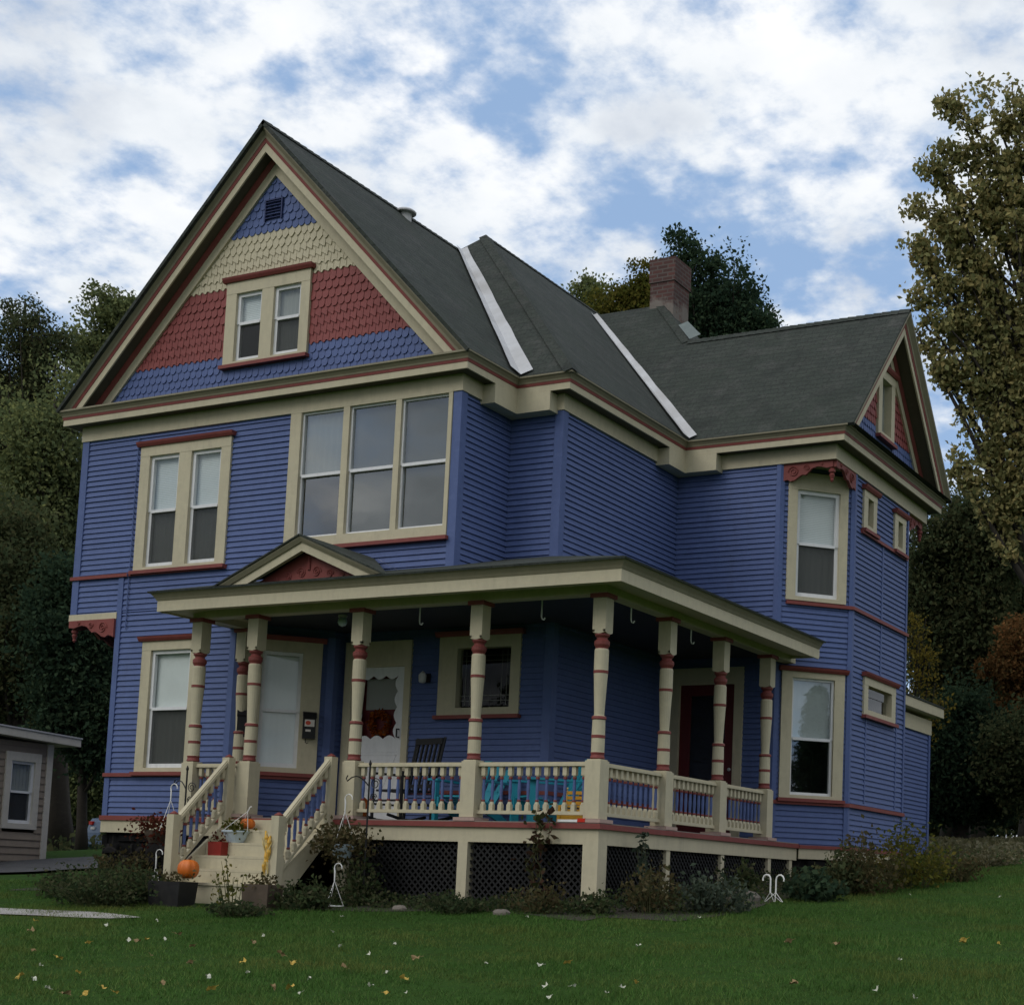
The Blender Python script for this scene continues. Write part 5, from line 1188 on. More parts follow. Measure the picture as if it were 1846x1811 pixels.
def car():
    c0 = at(176, 1500, 35.5); gx_, gy_ = c0.x+.55, c0.y; gz = c0.z-.62
    K = empty('parked_car', (gx_, gy_, gz), 'blue grey parked car with a red tail lamp, partly hidden behind the house corner', 'car')
    Wd = .86
    T = lambda a, b, c: (gx_+a, gy_+b, gz+c)      # a across, b forward (away from camera), c up
    prof = [(0, .30), (-.06, .42), (-.05, .62), (.02, .86), (.10, .95), (.55, 1.00), (1.05, 1.40), (1.5, 1.46), (2.3, 1.42), (3.0, 1.02), (4.1, .86), (4.4, .70), (4.42, .40), (4.3, .26), (.1, .24)]
    m = MB(T); n = len(prof)
    rows = [(-Wd*.94, .97), (-Wd, 1), (Wd, 1), (Wd*.94, .97)]
    def xr(a, z): return a*(1-.22*max(0, (z-.95)/.5))
    vs = []
    for a, k in rows:
        for (b, z) in prof: vs.append((xr(a, z), 2.2+(b-2.2)*k, z if k == 1 else .8+(z-.8)*k))
    m.add(vs, [(i*n+j, i*n+(j+1) % n, (i+1)*n+(j+1) % n, (i+1)*n+j) for i in range(3) for j in range(n)]+[list(range(n))[::-1], list(range(3*n, 4*n))]); m.build('body', M_car, K)
    m = MB(T); m.prism([(-.60, .585, 1.045), (.60, .585, 1.045), (.54, 1.0, 1.375), (-.54, 1.0, 1.375)], (0, -.012, .012)); m.build('rear_window', M_carglass, K)
    for sg in (-1, 1):
        m = MB(T); m.prism([(sg*Wd*.99-.0, 1.1, 1.04), (sg*Wd*.99, 2.75, 1.04), (sg*Wd*.86, 2.3, 1.36), (sg*Wd*.86, 1.25, 1.36)], (sg*.012, 0, 0)); m.build('side_window', M_carglass, K)
        m = MB(T); m.box(sg*.76-.05, sg*.76+.05, -.045, .06, .80, .88); m.build('tail_lamp', M_tail, K)
        m = MB(T); m.box(sg*.66-.06, sg*.66+.06, -.062, -.0, .69, .75); m.build('reversing_lamp', M_plastic, K)
        for y in (.85, 3.55):
            r = .31; m = MB(); n_ = 20
            cx, cy, cz = gx_+sg*(Wd-.06), gy_+y, gz+r
            m.prism([(cx-.1, cy+r*math.cos(6.283*i/n_), cz+r*math.sin(6.283*i/n_)) for i in range(n_)], (.2, 0, 0)); w = m.build('wheel', M_tyre, K)
            m = MB(); m.prism([(cx+sg*.085, cy+.2*math.cos(6.283*i/n_), cz+.2*math.sin(6.283*i/n_)) for i in range(n_)], (sg*.02, 0, 0)); m.build('rim', M_vent, w)
    m = MB(T); m.box(-.83, .83, -.10, .02, .34, .52); m.build('bumper', M_car, K); m = MB(T); m.box(-.25, .25, -.085, -.05, .66, .78); m.build('number_plate', M_label, K)
car()

# ================================================================== THINGS ON AND AROUND THE PORCH
def pumpkin(p, r, label, lean=0, squash=.85):
    m = MB(); n = 32; prof = []
    vs = []; rows = 9
    for i in range(rows):
        ph = math.pi*(i/(rows-1)); z = -math.cos(ph)*r*squash+r*squash; R0 = r*(math.sin(ph)**.75 if 0 < i < rows-1 else .02)
        for j in range(n):
            a = 6.283*j/n; R = R0*(1+.07*math.cos(a*8)); dz = -.09*r*(1 if i > 5 else -1)*(1-math.sin(ph))
            vs.append((R*math.cos(a), R*math.sin(a), z+dz))
    m.add(vs, [(i*n+j, i*n+(j+1) % n, (i+1)*n+(j+1) % n, (i+1)*n+j) for i in range(rows-1) for j in range(n)])
    root = empty('pumpkin', p, label, 'pumpkin', 'pumpkins on the steps'); o = m.build('shell', M_pumpkin, root, p, smooth=True)
    m = MB(); m.tube([(0, 0, r*squash*1.85), (.01, 0, r*squash*2.05), (.03, .01, r*squash*2.2)], [.02, .014, .016], 6); m.build('stalk', M_brownwood, root, p)
pumpkin((-2.15, -2.02, -.80), .118, 'big orange pumpkin at the foot of the left newel post', squash=1.05)
pumpkin((-2.10, -1.12, -.163), .085, 'small orange pumpkin on the top step')
pumpkin((-.80, -.62, .0), .13, 'orange pumpkin on the deck behind the right stair railing', squash=1.2)
def planter(c, w, d, h, mat, label, leaves, lmat, name='planter', taper=.9):
    x, y, z = c; root = empty(name, c, label, 'planter')
    m = MB(); t = .02
    q0 = [(-w/2*taper, -d/2*taper), (w/2*taper, -d/2*taper), (w/2*taper, d/2*taper), (-w/2*taper, d/2*taper)]; q1 = [(-w/2, -d/2), (w/2, -d/2), (w/2, d/2), (-w/2, d/2)]
    k = (w-2*t)/w; q2 = [(a*k, b*k) for a, b in q1]
    vs = [(x+a, y+b, z) for a, b in q0]+[(x+a, y+b, z+h) for a, b in q1]+[(x+a, y+b, z+h) for a, b in q2]+[(x+a, y+b, z+h-.05) for a, b in q2]
    fs = [(3, 2, 1, 0), (12, 13, 14, 15)]
    for lv in range(3): fs += [(lv*4+i, lv*4+(i+1) % 4, lv*4+4+(i+1) % 4, lv*4+4+i) for i in range(4)]
    m.add(vs, fs); m.build('box', mat, root)
    if leaves:
        P = np.array([x, y, z+h+.03])+rng.normal(size=(leaves, 3))*np.array([w*.28, d*.28, .05]); v, f = leaf_quads(P, .05, .1); np_mesh('foliage', v, f, [lmat], root)
g = ht(-2.1, -2.25)
planter((-2.10, -2.30, g-.02), .50, .30, .30, M_blackwood, 'black wooden planter with dried flowers before the big pumpkin', 90, LF_dry)
planter((-.86, -2.16, ht(-.86, -2.16)+.0), .40, .26, .28, M_brownwood, 'weathered brown planter box at the right foot of the steps', 110, LF_dry)
planter((-2.30, -1.38, -.498), .22, .16, .17, M_redplastic, 'red square planter on the middle step', 40, LF_red, taper=.95)
def pot():
    c = (-2.20, -1.20, -.332); root = empty('hanging_pot', c, 'pale blue hanging pot with trailing plant standing on a step', 'plant pot')
    m = MB(); m.lathe([(.10, 0, 0), (.16, .11, 0), (.185, .135, 0), (.185, .15, 0), (.165, .15, 0), (.15, .12, 0)], c, 20); m.build('pot', M_pot, root)
    P = np.array(c)+np.array([0, 0, .19])+rng.normal(size=(170, 3))*np.array([.10, .07, .06]); v, f = leaf_quads(P, .06, .2); np_mesh('foliage', v, f, [LF_ygreen], root)
    m = MB(); top = Vector((-2.02, -1.22, .06))
    for a in (0, 2.1, 4.2): m.tube([Vector(c)+Vector((.18*math.cos(a), .18*math.sin(a), .14)), top], .004, 4)
    m.tube([top, top+Vector((.03, 0, .05)), top+Vector((.06, 0, .06))], .008, 5); m.build('hanger', M_plastic, root)
pot()
def hanger_part(root, top, base_z, r, mat=M_plastic, ring=True, n=3):
    m = MB(); top = Vector(top); k = .055
    m.tube([top+Vector((0, 0, -.16)), top+Vector((0, 0, -.05)), top+Vector((-.01, 0, 0))]+[top+Vector((k*(1-math.cos(t))-.01, 0, k*math.sin(t))) for t in (.5, 1.0, 1.57, 2.2, 2.8, 3.3)], [.007, .010, .007]+[.0065]*6, 6)
    for i in range(n):
        a = 6.283*i/n+.5; m.tube([top+Vector((0, 0, -.15)), (top.x+r*math.cos(a), top.y+r*math.sin(a), base_z)], .0038, 4)
    if ring: m.tube([(top.x+r*math.cos(6.283*i/20), top.y+r*math.sin(6.283*i/20), base_z) for i in range(21)], .007, 5)
    m.build('hanger', mat, root)
# wire hanger standing on the ground by the steps
c = (-.27, -1.62, ht(-.27, -1.62)); r_h = empty('plant_hanger', c, 'empty white plant hanger standing on the lawn right of the steps', 'plant hanger'); hanger_part(r_h, (-.27, -1.62, -.60), c[2]+.02, .12)
c = (-3.16, -1.55, ht(-3.16, -1.55)); r_h = empty('plant_hanger', c, 'small white plant hanger standing in the weeds left of the steps', 'plant hanger'); hanger_part(r_h, (-3.16, -1.55, -.50), c[2]+.12, .07, ring=False)
def basket(c, r, top, label, lmat, n, potmat, trail=.12):
    root = empty('hanging_basket', c, label, 'hanging basket'); x, y, z = c
    m = MB(); m.lathe([(r*.55, 0, 0), (r*.9, .10, 0), (r, .16, 0), (r*.93, .16, 0), (r*.85, .13, 0)], c, 16); m.build('pot', potmat, root)
    P = np.array([x, y, z+.18])+rng.normal(size=(n, 3))*np.array([r*1.0, r*.9, trail]); v, f = leaf_quads(P, .06, .4); np_mesh('foliage', v, f, [lmat], root)
    hanger_part(root, top, z+.15, r*.95, ring=False)
basket((-.42, -1.32, -.48), .16, (-.42, -1.32, .22), 'hanging basket of grey brown foliage on an iron hook right of the steps', LF_dry, 1100, M_pot, .11)
basket((-3.42, -1.32, -.36), .16, (-3.24, -1.30, .34), 'hanging basket of reddish foliage left of the steps', LF_red, 420, M_brownwood, .10)
def crook(x, y, ztop, arm, label):
    g = ht(x, y); root = empty('shepherd_hook', (x, y, g), label, 'garden hook')
    m = MB(); m.tube([(x, y, g-.2), (x, y, ztop)], .011, 6); m.lathe([(.016, 0, 0), (.02, .02, 0), (.005, .06, 0)], (x, y, ztop), 6); m.build('post', M_black, root)
    m = MB()
    m.tube([(x, y, ztop-.25)]+[(x+arm*t, y, ztop-.25+.12*math.sin(t*2.6)) for t in (.2, .4, .6, .8, 1)]+[(x+arm*1.05, y, ztop-.16), (x+arm*.98, y, ztop-.12)], .008, 5); m.build('arm', M_black, root)
    m = MB()
    for (dx, dz, r) in ((.09, -.22, .07), (.07, -.38, .05)):
        m.tube([(x+dx+r*(1-i/30)*math.cos(i*.5), y, ztop+dz+r*(1-i/30)*math.sin(i*.5)) for i in range(22)], .006, 5)
    m.build('scroll', M_black, root)
crook(-3.05, -1.24, .57, -.20, 'black iron hook with scrolls left of the steps')
crook(-.10, -1.30, .62, -.33, 'black iron hook holding the basket right of the steps')
# pair of hangers leaning into a heart
g_ = gnd(1393, 1628); c = tuple(g_); r_h = empty('plant_hanger', c, 'two white plant hangers meeting in a heart shape by the side lattice', 'plant hanger')
m = MB()
for sg in (-1, 1):
    T0 = Vector((c[0]+sg*.035, c[1], c[2]+.28))
    m.tube([T0+Vector((sg*.0, 0, -.16)), T0]+[T0+Vector((sg*.05*(1-math.cos(t)), 0, .055*math.sin(t))) for t in (.6, 1.2, 1.8, 2.4, 3.0, 3.5)], .010, 6)
    for dx in (-.10, .02, .12): m.tube([T0+Vector((0, 0, -.15)), (c[0]+sg*.02+dx, c[1]-.03*sg, c[2]+.02)], .004, 4)
m.build('hanger', M_plastic, r_h)
# stones edging the bed
for i, (px, py, s, lab) in enumerate([(1335, 1625, .22, 'pale flat stone edging the bed beside the rose bush'), (720, 1640, .085, 'low grey stone at the foot of the left lattice'), (905, 1648, .09, 'low grey stone at the foot of the lattice by the corner')]):
    g = gnd(px, py); m = MB(); vs = []; n = 9
    for j, (k, z) in enumerate(((1, -.03), (1.05, .05), (.8, .10), (.3, .115))):
        for q in range(n): a = 6.283*q/n; rr = s*k*(1+.22*math.sin(q*2.3+i)); vs.append((g.x+rr*math.cos(a), g.y+rr*.7*math.sin(a), g.z+z*s/.2+.01*math.sin(q*1.7)))
    m.add(vs, [(j*n+q, j*n+(q+1) % n, (j+1)*n+(q+1) % n, (j+1)*n+q) for j in range(3) for q in range(n)]+[list(range(3*n, 4*n))]); tag(m.build('edging_stone', M_rock), lab, 'stone')
# corn bundle tied to the right newel
c = (-1.03, -1.93, -.70); root = empty('corn_bundle', c, 'bundle of dried yellow corn tied to the right newel post', 'autumn decoration')
m = MB()
for i in range(7):
    z0 = -.70+.055*i; x = c[0]+random.uniform(-.03, .03); m.tube([(x, c[1], z0), (x+random.uniform(-.02, .02), c[1]-.01, z0+.09), (x+random.uniform(-.03, .03), c[1], z0+.17)], [.012, .026, .010], 7)
m.build('cob', M_corn, root); m = MB()
for i in range(14):
    x = c[0]+random.uniform(-.04, .04); z0 = random.uniform(-.75, -.40); m.tube([(x, c[1], z0), (x+random.uniform(-.04, .04), c[1]-.02, z0+.12), (x+random.uniform(-.07, .07), c[1]-.02, z0+.2)], [.008, .010, .002], 4)
m.build('husk', M_husk, root)
# mailboxes on the canted wall
def mailbox(s, z, label, paper):
    T, _ = frame((-3.55, 0), (-2.62, .93)); root = empty('mailbox', T(s, z, .05), label, 'mailbox')
    m = MB(T); w = .085; m.prism([(s-w, z-.17, .055), (s-w, z-.17, .15), (s-w, z+.12, .17), (s-w, z+.17, .14), (s-w, z+.20, .055)], (2*w, 0, 0)); m.build('box', M_black, root)
    m = MB(T); m.prism([(s-w-.006, z+.10, .172), (s-w-.006, z+.125, .185), (s-w-.006, z+.19, .150), (s-w-.006, z+.21, .058), (s-w-.006, z+.20, .056)], (2*w+.012, 0, 0)); m.build('lid', M_black, root)
    m = MB(T); m.tube([(s-.04, z-.17, .12), (s-.04, z-.22, .12), (s-.02, z-.235, .12), (s, z-.22, .12)], .006, 5); m.build('newspaper_hook', M_black, root)
    if paper:
        m = MB(T); m.prism([(s-.065, z-.005, .165), (s+.065, z-.005, .165), (s+.065, z+.09, .172), (s-.065, z+.09, .172)], (0, 0, .003)); lb = m.build('label', M_label, root)
        m = MB(T); m.prism([(s-.02+.05*math.cos(t)*.7, z+.045+.03*math.sin(t), .1735) for t in [6.283*i/14 for i in range(14)]], (0, 0, .0025)); m.build('emblem', M_logo, lb)
        m = MB(T); m.prism([(s-.05, z-.075, .159), (s+.02, z-.075, .159), (s+.02, z-.045, .162), (s-.05, z-.045, .162)], (0, 0, .003)); m.build('name_strip', M_label, root)
mailbox(.16, 1.30, 'plain black mailbox left of the tall porch window', False)
mailbox(1.03, 1.33, 'black mailbox with a white and red label right of the tall porch window', True)
# wreath
c = (-1.98, 1.225, 1.42); root = empty('wreath', c, 'orange autumn wreath hanging on the front door', 'wreath')
m = MB(); R = .145
m.tube([(c[0]+R*math.cos(6.283*i/24), c[1], c[2]+R*math.sin(6.283*i/24)) for i in range(25)], .03, 7); m.build('ring', M_brownwood, root)
a = rng.uniform(0, 6.283, 420); rr = R+rng.normal(size=420)*.024
v, f = leaf_quads(np.stack([c[0]+rr*np.cos(a), c[1]-.02+rng.normal(size=420)*.02, c[2]+rr*np.sin(a)], 1), .06, .1)
np_mesh('foliage', v, f, [mk_leaf('wreath_leaves', [C(.22, .05, .012), C(.42, .10, .018), C(.48, .17, .03)])], root)
# lamps
c = (-1.145, 1.13, 2.02); root = empty('wall_lamp', c, 'small wall lamp on the blue wall beside the white door', 'lamp')
m = MB(); m.box(c[0]-.05, c[0]+.05, 1.10, 1.135, 1.96, 2.08); m.tube([(c[0], 1.10, 2.03), (c[0], 1.04, 2.05)], .012, 5); m.build('bracket', M_black, root)
m = MB(); m.lathe([(.03, -.09, 0), (.05, -.07, 0), (.055, .02, 0), (.03, .05, 0), (.01, .07, 0)], (c[0], 1.02, 2.03), 12); m.build('lamp_shade', M_vent, root, smooth=True)
c = (-1.65, -.09, 2.70); root = empty('ceiling_lamp', c, 'unlit globe lamp under the porch ceiling', 'lamp')
m = MB(); m.lathe([(.06, -.03, 0), (.06, 0, 0)], c, 14); m.build('lamp_base', M_vent, root)
m = MB(); m.lathe([(.01, -.15, 0), (.045, -.135, 0), (.062, -.10, 0), (.058, -.06, 0), (.035, -.03, 0)], c, 14); m.build('globe', M_pot, root, smooth=True)
for (x, y, lab) in ((-.06, -.55, 'white hook under the porch eave between the door post and the next'), (1.65, -.45, 'white hook under the porch eave left of the corner post'), (2.60, .03, 'white hook under the porch eave just right of the corner post'), (2.60, 1.63, 'white hook under the side eave between the second and third posts')):
    m = MB(); m.tube([(x, y, 2.70), (x, y, 2.46), (x+.01, y, 2.43), (x+.035, y, 2.42), (x+.05, y, 2.445)], .009, 6); tag(m.build('ceiling_hook', M_plastic), lab, 'hook', 'hooks under the porch ceiling')
# black slatted rocking chair
def rocker(x, y, rz, label):
    root = empty('rocking_chair', (x, y, 0), label, 'chair'); root.rotation_euler = (0, 0, rz)
    W = .27
    def B(name, fn):
        m = MB(); fn(m); return m.build(name, M_blackwood, root, None) if False else _loc(m, name, M_blackwood, root)
    def _loc(m, name, mat, root):
        me_o = m.build(name, mat); me_o.parent = root; return me_o
    B('seat', lambda m: [m.box(-W+.01, W-.01, -.24+.085*i, -.24+.085*i+.07, .40, .425) for i in range(6)])
    B('backrest', lambda m: [[m.tube([(-W+.05+.088*i, .26, .43), (-W+.05+.088*i, .40, 1.08)], [.018, .018], 4) for i in range(6)], m.box(-W, W, .37, .41, 1.05, 1.13), m.box(-W, W, .25, .28, .47, .52)])
    for sg in (-1, 1):
        B('armrest', lambda m: m.box(sg*(W+.02)-.04, sg*(W+.02)+.04, -.30, .34, .62, .645))
        B('leg', lambda m: m.tube([(sg*(W+.02), -.26, .06), (sg*(W+.02), -.27, .62)], .022, 6))
        B('leg', lambda m: m.tube([(sg*W, .24, .06), (sg*W, .26, .45), (sg*W, .42, 1.14)], .02, 6))
        B('rocker', lambda m: m.tube([(sg*W, -.45, .09), (sg*W, -.2, .035), (sg*W, .05, .022), (sg*W, .3, .04), (sg*W, .6, .11)], .022, 6))
        B('stretcher', lambda m: m.tube([(sg*W, -.26, .24), (sg*W, .24, .24)], .014, 5))
    B('stretcher', lambda m: m.tube([(-W, -.26, .28), (W, -.26, .28)], .014, 5))
rocker(-.72, .18, rad(-14), 'black slatted rocking chair near the white door')
def loc_part(m, name, mat, root):
    o = m.build(name, mat); o.parent = root; return o
def adirondack(x, y, rz, label):
    root = empty('garden_chair', (x, y, 0), label, 'chair', 'teal garden chairs on the porch'); root.rotation_euler = (0, 0, rz); mt = M_teal
    m = MB()
    for i in range(6): z = .36-.022*i; m.box(-.26, .26, -.30+.09*i, -.30+.09*i+.075, z-.02, z)
    loc_part(m, 'seat', mt, root); m = MB()
    for i in range(5):
        a = (i-2)*.105; tx = (i-2)*.055; h = .86-.035*abs(i-2)**1.6
        m.prism([(a*.85-.045, .22, .22), (a*.85+.045, .22, .22), (a+tx+.05, .52, h), (a+tx-.05, .52, h)], (0, .02, 0))
    m.box(-.24, .24, .33, .35, .40, .46); loc_part(m, 'backrest', mt, root)
    for sg in (-1, 1):
        m = MB(); m.prism([(sg*.33-.07, -.36, .54), (sg*.33+.07, -.36, .54), (sg*.33+.05, .40, .54), (sg*.33-.03, .40, .54)], (0, 0, .025)); loc_part(m, 'armrest', mt, root)
        m = MB(); m.box(sg*.31-.02, sg*.31+.02, -.34, -.24, 0, .54); loc_part(m, 'leg', mt, root)
        m = MB(); m.prism([(sg*.27-.015, -.32, .22), (sg*.27-.015, -.32, .34), (sg*.27-.015, .55, .10), (sg*.27-.015, .55, .0)], (.03, 0, 0)); loc_part(m, 'leg', mt, root)
adirondack(.15, .38, rad(8), 'teal slatted garden chair between the rocking chair and the middle post')
adirondack(1.35, .30, rad(-38), 'teal fan back garden chair right of the middle post')
# yellow toy chair
root = empty('child_chair', (2.16, -.38, 0), 'small yellow child chair on the deck beside the corner post', 'chair'); root.rotation_euler = (0, 0, rad(12))
m = MB(); m.box(-.15, .15, -.13, .13, .19, .215); loc_part(m, 'seat', M_yellow, root)
for sx in (-1, 1):
    m = MB(); m.box(sx*.135-.02, sx*.135+.02, -.13, -.09, 0, .19); loc_part(m, 'leg', M_yellow, root)
    m = MB(); m.tube([(sx*.135, .11, 0), (sx*.135, .12, .2), (sx*.15, .16, .40), (sx*.15, .15, .43)], [.02, .02, .017, .03], 7); loc_part(m, 'leg', M_husk, root)
m = MB(); [m.box(-.13, .13, .115+.012*i, .135+.012*i, .235+.06*i, .275+.06*i) for i in range(3)]; loc_part(m, 'backrest', M_yellow, root)
m = MB(); m.box(-.15, .15, -.12, .12, .04, .17); loc_part(m, 'drawer', M_yellow, root)
# red tray lying at the deck corner
root = empty('tray', (2.45, -.86, 0), 'red and white tray lying on the deck edge at the corner post', 'tray')
m = MB(); m.box(2.30, 2.56, -.955, -.80, .002, .03); m.build('lid', M_plastic, root); m = MB(); m.box(2.565, 2.66, -.955, -.92, .002, .045); m.build('handle', M_tail, root)
# ================================================================== SKY AND LIGHT
world = bpy.data.worlds.new('World'); scene.world = world; world.use_nodes = True
nt = world.node_tree; bg = nt.nodes['Background']; Lk = nt.links
SUN_AZ, SUN_EL = rad(203), rad(34)      # compass angle from +Y, clockwise
sky = nt.nodes.new('ShaderNodeTexSky'); sky.sky_type = 'NISHITA'; sky.sun_disc = False
sky.sun_elevation = SUN_EL; sky.sun_rotation = SUN_AZ; sky.air_density = 1.0; sky.dust_density = 0.6; sky.ozone_density = 2.0
tc = nt.nodes.new('ShaderNodeTexCoord'); dirv = tc.outputs['Generated']
def wmath(op, a, b=None, c=None, clamp=False):
    n = nt.nodes.new('ShaderNodeMath'); n.operation = op; n.use_clamp = clamp
    for i, v in enumerate((a, b, c)):
        if v is None: continue
        if isinstance(v, (int, float)): n.inputs[i].default_value = v
        else: Lk.new(v, n.inputs[i])
    return n.outputs[0]
def wvec(op, a, b):
    n = nt.nodes.new('ShaderNodeVectorMath'); n.operation = op
    for i, v in enumerate((a, b)):
        if isinstance(v, (tuple, Vector)): n.inputs[i].default_value = v
        else: Lk.new(v, n.inputs[i])
    return n
wn = nt.nodes.new('ShaderNodeTexNoise'); Lk.new(dirv, wn.inputs['Vector']); wn.inputs['Scale'].default_value = 9; wn.inputs['Detail'].default_value = 5; wn.inputs['Roughness'].default_value = .6
off = wvec('SUBTRACT', wn.outputs['Color'], (.5, .5, .5)); sc_ = nt.nodes.new('ShaderNodeVectorMath'); sc_.operation = 'SCALE'; Lk.new(off.outputs[0], sc_.inputs[0]); sc_.inputs['Scale'].default_value = .085
wd = wvec('NORMALIZE', wvec('ADD', dirv, sc_.outputs[0]).outputs[0], (0, 0, 0)).outputs[0]
blobs = [(60, 60, 170, 1), (250, 100, 160, 1), (400, 40, 85, .8), (560, 40, 95, .9), (690, 50, 80, .9), (815, 30, 55, .7), (230, 200, 110, .8), (370, 225, 110, .9), (640, 150, 95, .9), (650, 270, 130, 1), (780, 290, 110, .9), (500, 230, 70, .7), (20, 240, 70, .8), (90, 340, 140, 1), (230, 310, 120, .9), (60, 440, 120, .9), (190, 430, 130, 1), (300, 350, 90, .8), (130, 500, 90, .7), (740, 380, 110, .9), (850, 330, 90, .7), (830, 415, 75, .7), (1090, 60, 105, 1), (1190, 70, 120, 1), (1100, 160, 80, .9), (1010, 205, 70, .7), (1285, 150, 100, 1), (1380, 90, 140, .9), (1430, 190, 120, .8), (1560, 60, 170, 1), (1700, 100, 210, 1), (1600, 250, 170, .9), (1740, 300, 170, .9), (1480, 290, 110, .8), (1250, 310, 75, .75), (1350, 320, 70, .7), (950, 340, 55, .6), (990, 475, 105, .8), (1095, 480, 60, .6), (1440, 552, 55, .9), (1520, 535, 60, .9), (1640, 415, 32, .7),
         (480, 130, 85, -.7), (150, 215, 85, -.9), (900, 110, 85, -.6), (1200, 135, 45, -.6), (1130, 390, 120, -.45), (1340, 440, 140, -.7), (60, 200, 60, -.5), (330, 260, 55, -.5), (800, 160, 60, -.3), (1620, 480, 60, -.7), (1450, 620, 60, -.8), (330, 290, 60, -.3), (1350, 240, 70, -.4), (1630, 70, 50, -.3), (1720, 560, 100, -.6)]
acc = None
for (px, py, r, w) in blobs:
    c = ray(px, py).normalized(); a = r/F_PX
    dp = wvec('DOT_PRODUCT', wd, tuple(c)).outputs['Value']
    mr = nt.nodes.new('ShaderNodeMapRange'); mr.interpolation_type = 'SMOOTHSTEP'; Lk.new(dp, mr.inputs[0])
    mr.inputs[1].default_value = math.cos(a*1.25); mr.inputs[2].default_value = math.cos(a*.35); mr.inputs[3].default_value = 0; mr.inputs[4].default_value = w
    acc = mr.outputs[0] if acc is None else wmath('ADD', acc, mr.outputs[0])
# flat layer coordinates so that clouds flatten towards the horizon
sep = nt.nodes.new('ShaderNodeSeparateXYZ'); Lk.new(dirv, sep.inputs[0]); zz_ = wmath('ADD', wmath('MAXIMUM', sep.outputs[2], 0.0), .22)
cx = wmath('DIVIDE', sep.outputs[0], zz_); cy = wmath('DIVIDE', sep.outputs[1], zz_); cmb = nt.nodes.new('ShaderNodeCombineXYZ'); Lk.new(cx, cmb.inputs[0]); Lk.new(cy, cmb.inputs[1])
def wnoise(scale, det, ro, seed):
    n = nt.nodes.new('ShaderNodeTexNoise'); n.noise_dimensions = '4D'; Lk.new(cmb.outputs[0], n.inputs['Vector']); n.inputs['W'].default_value = seed
    n.inputs['Scale'].default_value = scale; n.inputs['Detail'].default_value = det; n.inputs['Roughness'].default_value = ro; return n.outputs['Fac']
nA = wnoise(9.0, 9, .58, 3.1); nB = wnoise(2.0, 6, .55, 8.2); nC = wnoise(3.4, 7, .55, 1.7); nD = wnoise(26, 8, .65, 5.5); nE = wnoise(18, 6, .55, 9.9)
# beyond the framed part of the sky the cover is broken cloud everywhere
view = ray(923, 400).normalized(); dv = wvec('DOT_PRODUCT', dirv, tuple(view)).outputs['Value']
inm = nt.nodes.new('ShaderNodeMapRange'); inm.interpolation_type = 'SMOOTHSTEP'; Lk.new(dv, inm.inputs[0]); inm.inputs[1].default_value = math.cos(.62); inm.inputs[2].default_value = math.cos(.42)
far = wmath('MULTIPLY_ADD', wmath('SUBTRACT', nB, .42), 5.0, .45)
fld_in = wmath('ADD', wmath('MULTIPLY', wmath('MINIMUM', acc, .95), .46), wmath('MULTIPLY_ADD', wmath('SUBTRACT', nA, .44), 2.9, wmath('MULTIPLY_ADD', wmath('SUBTRACT', nE, .5), 2.2, wmath('MULTIPLY', wmath('SUBTRACT', nD, .5), .9))))
mixf = nt.nodes.new('ShaderNodeMix'); mixf.data_type = 'FLOAT'; Lk.new(inm.outputs[0], mixf.inputs[0]); Lk.new(far, mixf.inputs[2]); Lk.new(fld_in, mixf.inputs[3])
cov = nt.nodes.new('ShaderNodeMapRange'); cov.interpolation_type = 'SMOOTHSTEP'; Lk.new(mixf.outputs[0], cov.inputs[0]); cov.inputs[1].default_value = -.22; cov.inputs[2].default_value = .92; cov.inputs[4].default_value = .97
K = 10.0       # 1 / background strength
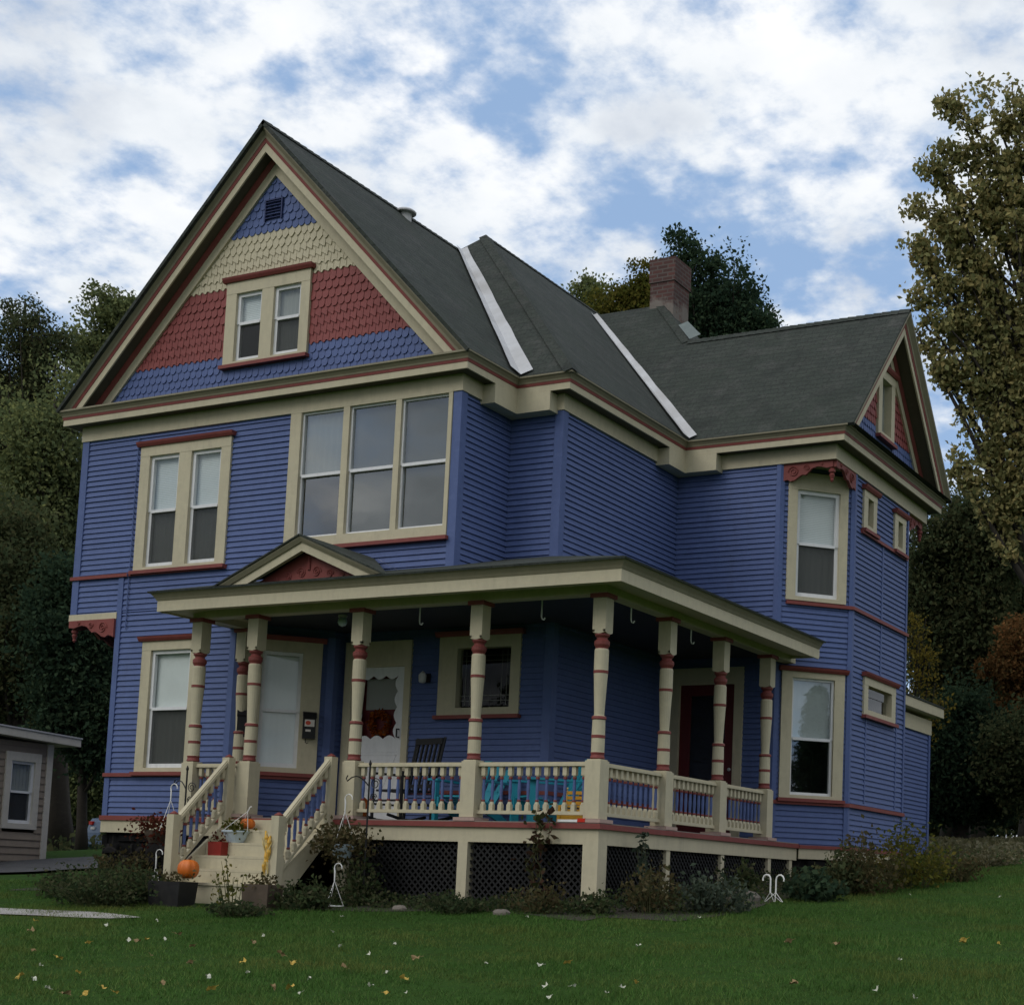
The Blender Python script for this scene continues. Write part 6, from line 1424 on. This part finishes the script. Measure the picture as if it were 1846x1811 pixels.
ccol = ramp(nt, nC, [(.34, (.56, .61, .69, 1)), (.48, (.82, .855, .89, 1)), (.62, (.96, .97, .98, 1))])
csc = nt.nodes.new('ShaderNodeVectorMath'); csc.operation = 'SCALE'; Lk.new(ccol, csc.inputs[0]); csc.inputs['Scale'].default_value = K
skc = mixc(nt, sky.outputs[0], (3.2, 4.75, 7.3, 1), .8)
cdk = ramp(nt, nC, [(.34, (.26, .275, .30, 1)), (.52, (.50, .51, .53, 1)), (.66, (.80, .79, .78, 1))])
cdv = nt.nodes.new('ShaderNodeVectorMath'); cdv.operation = 'SCALE'; Lk.new(cdk, cdv.inputs[0]); cdv.inputs['Scale'].default_value = K
ov_ = nt.nodes.new('ShaderNodeMapRange'); ov_.interpolation_type = 'SMOOTHSTEP'; Lk.new(sep.outputs[2], ov_.inputs[0]); ov_.inputs[1].default_value = .30; ov_.inputs[2].default_value = .80; ov_.inputs[3].default_value = 1.05; ov_.inputs[4].default_value = 2.1
Lk.new(wmath('MULTIPLY', ov_.outputs[0], K), cdv.inputs['Scale'])
ccd = mixc(nt, cdv.outputs[0], csc.outputs[0], inm.outputs[0])
fin = mixc(nt, skc, ccd, cov.outputs[0])
Lk.new(fin, bg.inputs[0]); bg.inputs[1].default_value = 0.1
sd_ = bpy.data.lights.new('sun', 'SUN'); so = bpy.data.objects.new('sun', sd_); COL.objects.link(so)
sd_.energy = 0.7; sd_.angle = rad(28); sd_.color = (1, .95, .88)
sdir = Vector((math.sin(SUN_AZ)*math.cos(SUN_EL), math.cos(SUN_AZ)*math.cos(SUN_EL), math.sin(SUN_EL)))
so.rotation_euler = sdir.to_track_quat('Z', 'Y').to_euler(); so.location = (0, -20, 30)
vs_ = scene.view_settings; vs_.view_transform = 'Standard'; vs_.look = 'None'; vs_.exposure = 0.12; vs_.gamma = 1
scene.render.engine = 'CYCLES'
cy_ = scene.cycles
cy_.max_bounces = 6; cy_.diffuse_bounces = 3; cy_.glossy_bounces = 3; cy_.transparent_max_bounces = 12; cy_.transmission_bounces = 4
cy_.use_denoising = True; cy_.caustics_reflective = False; cy_.caustics_refractive = False
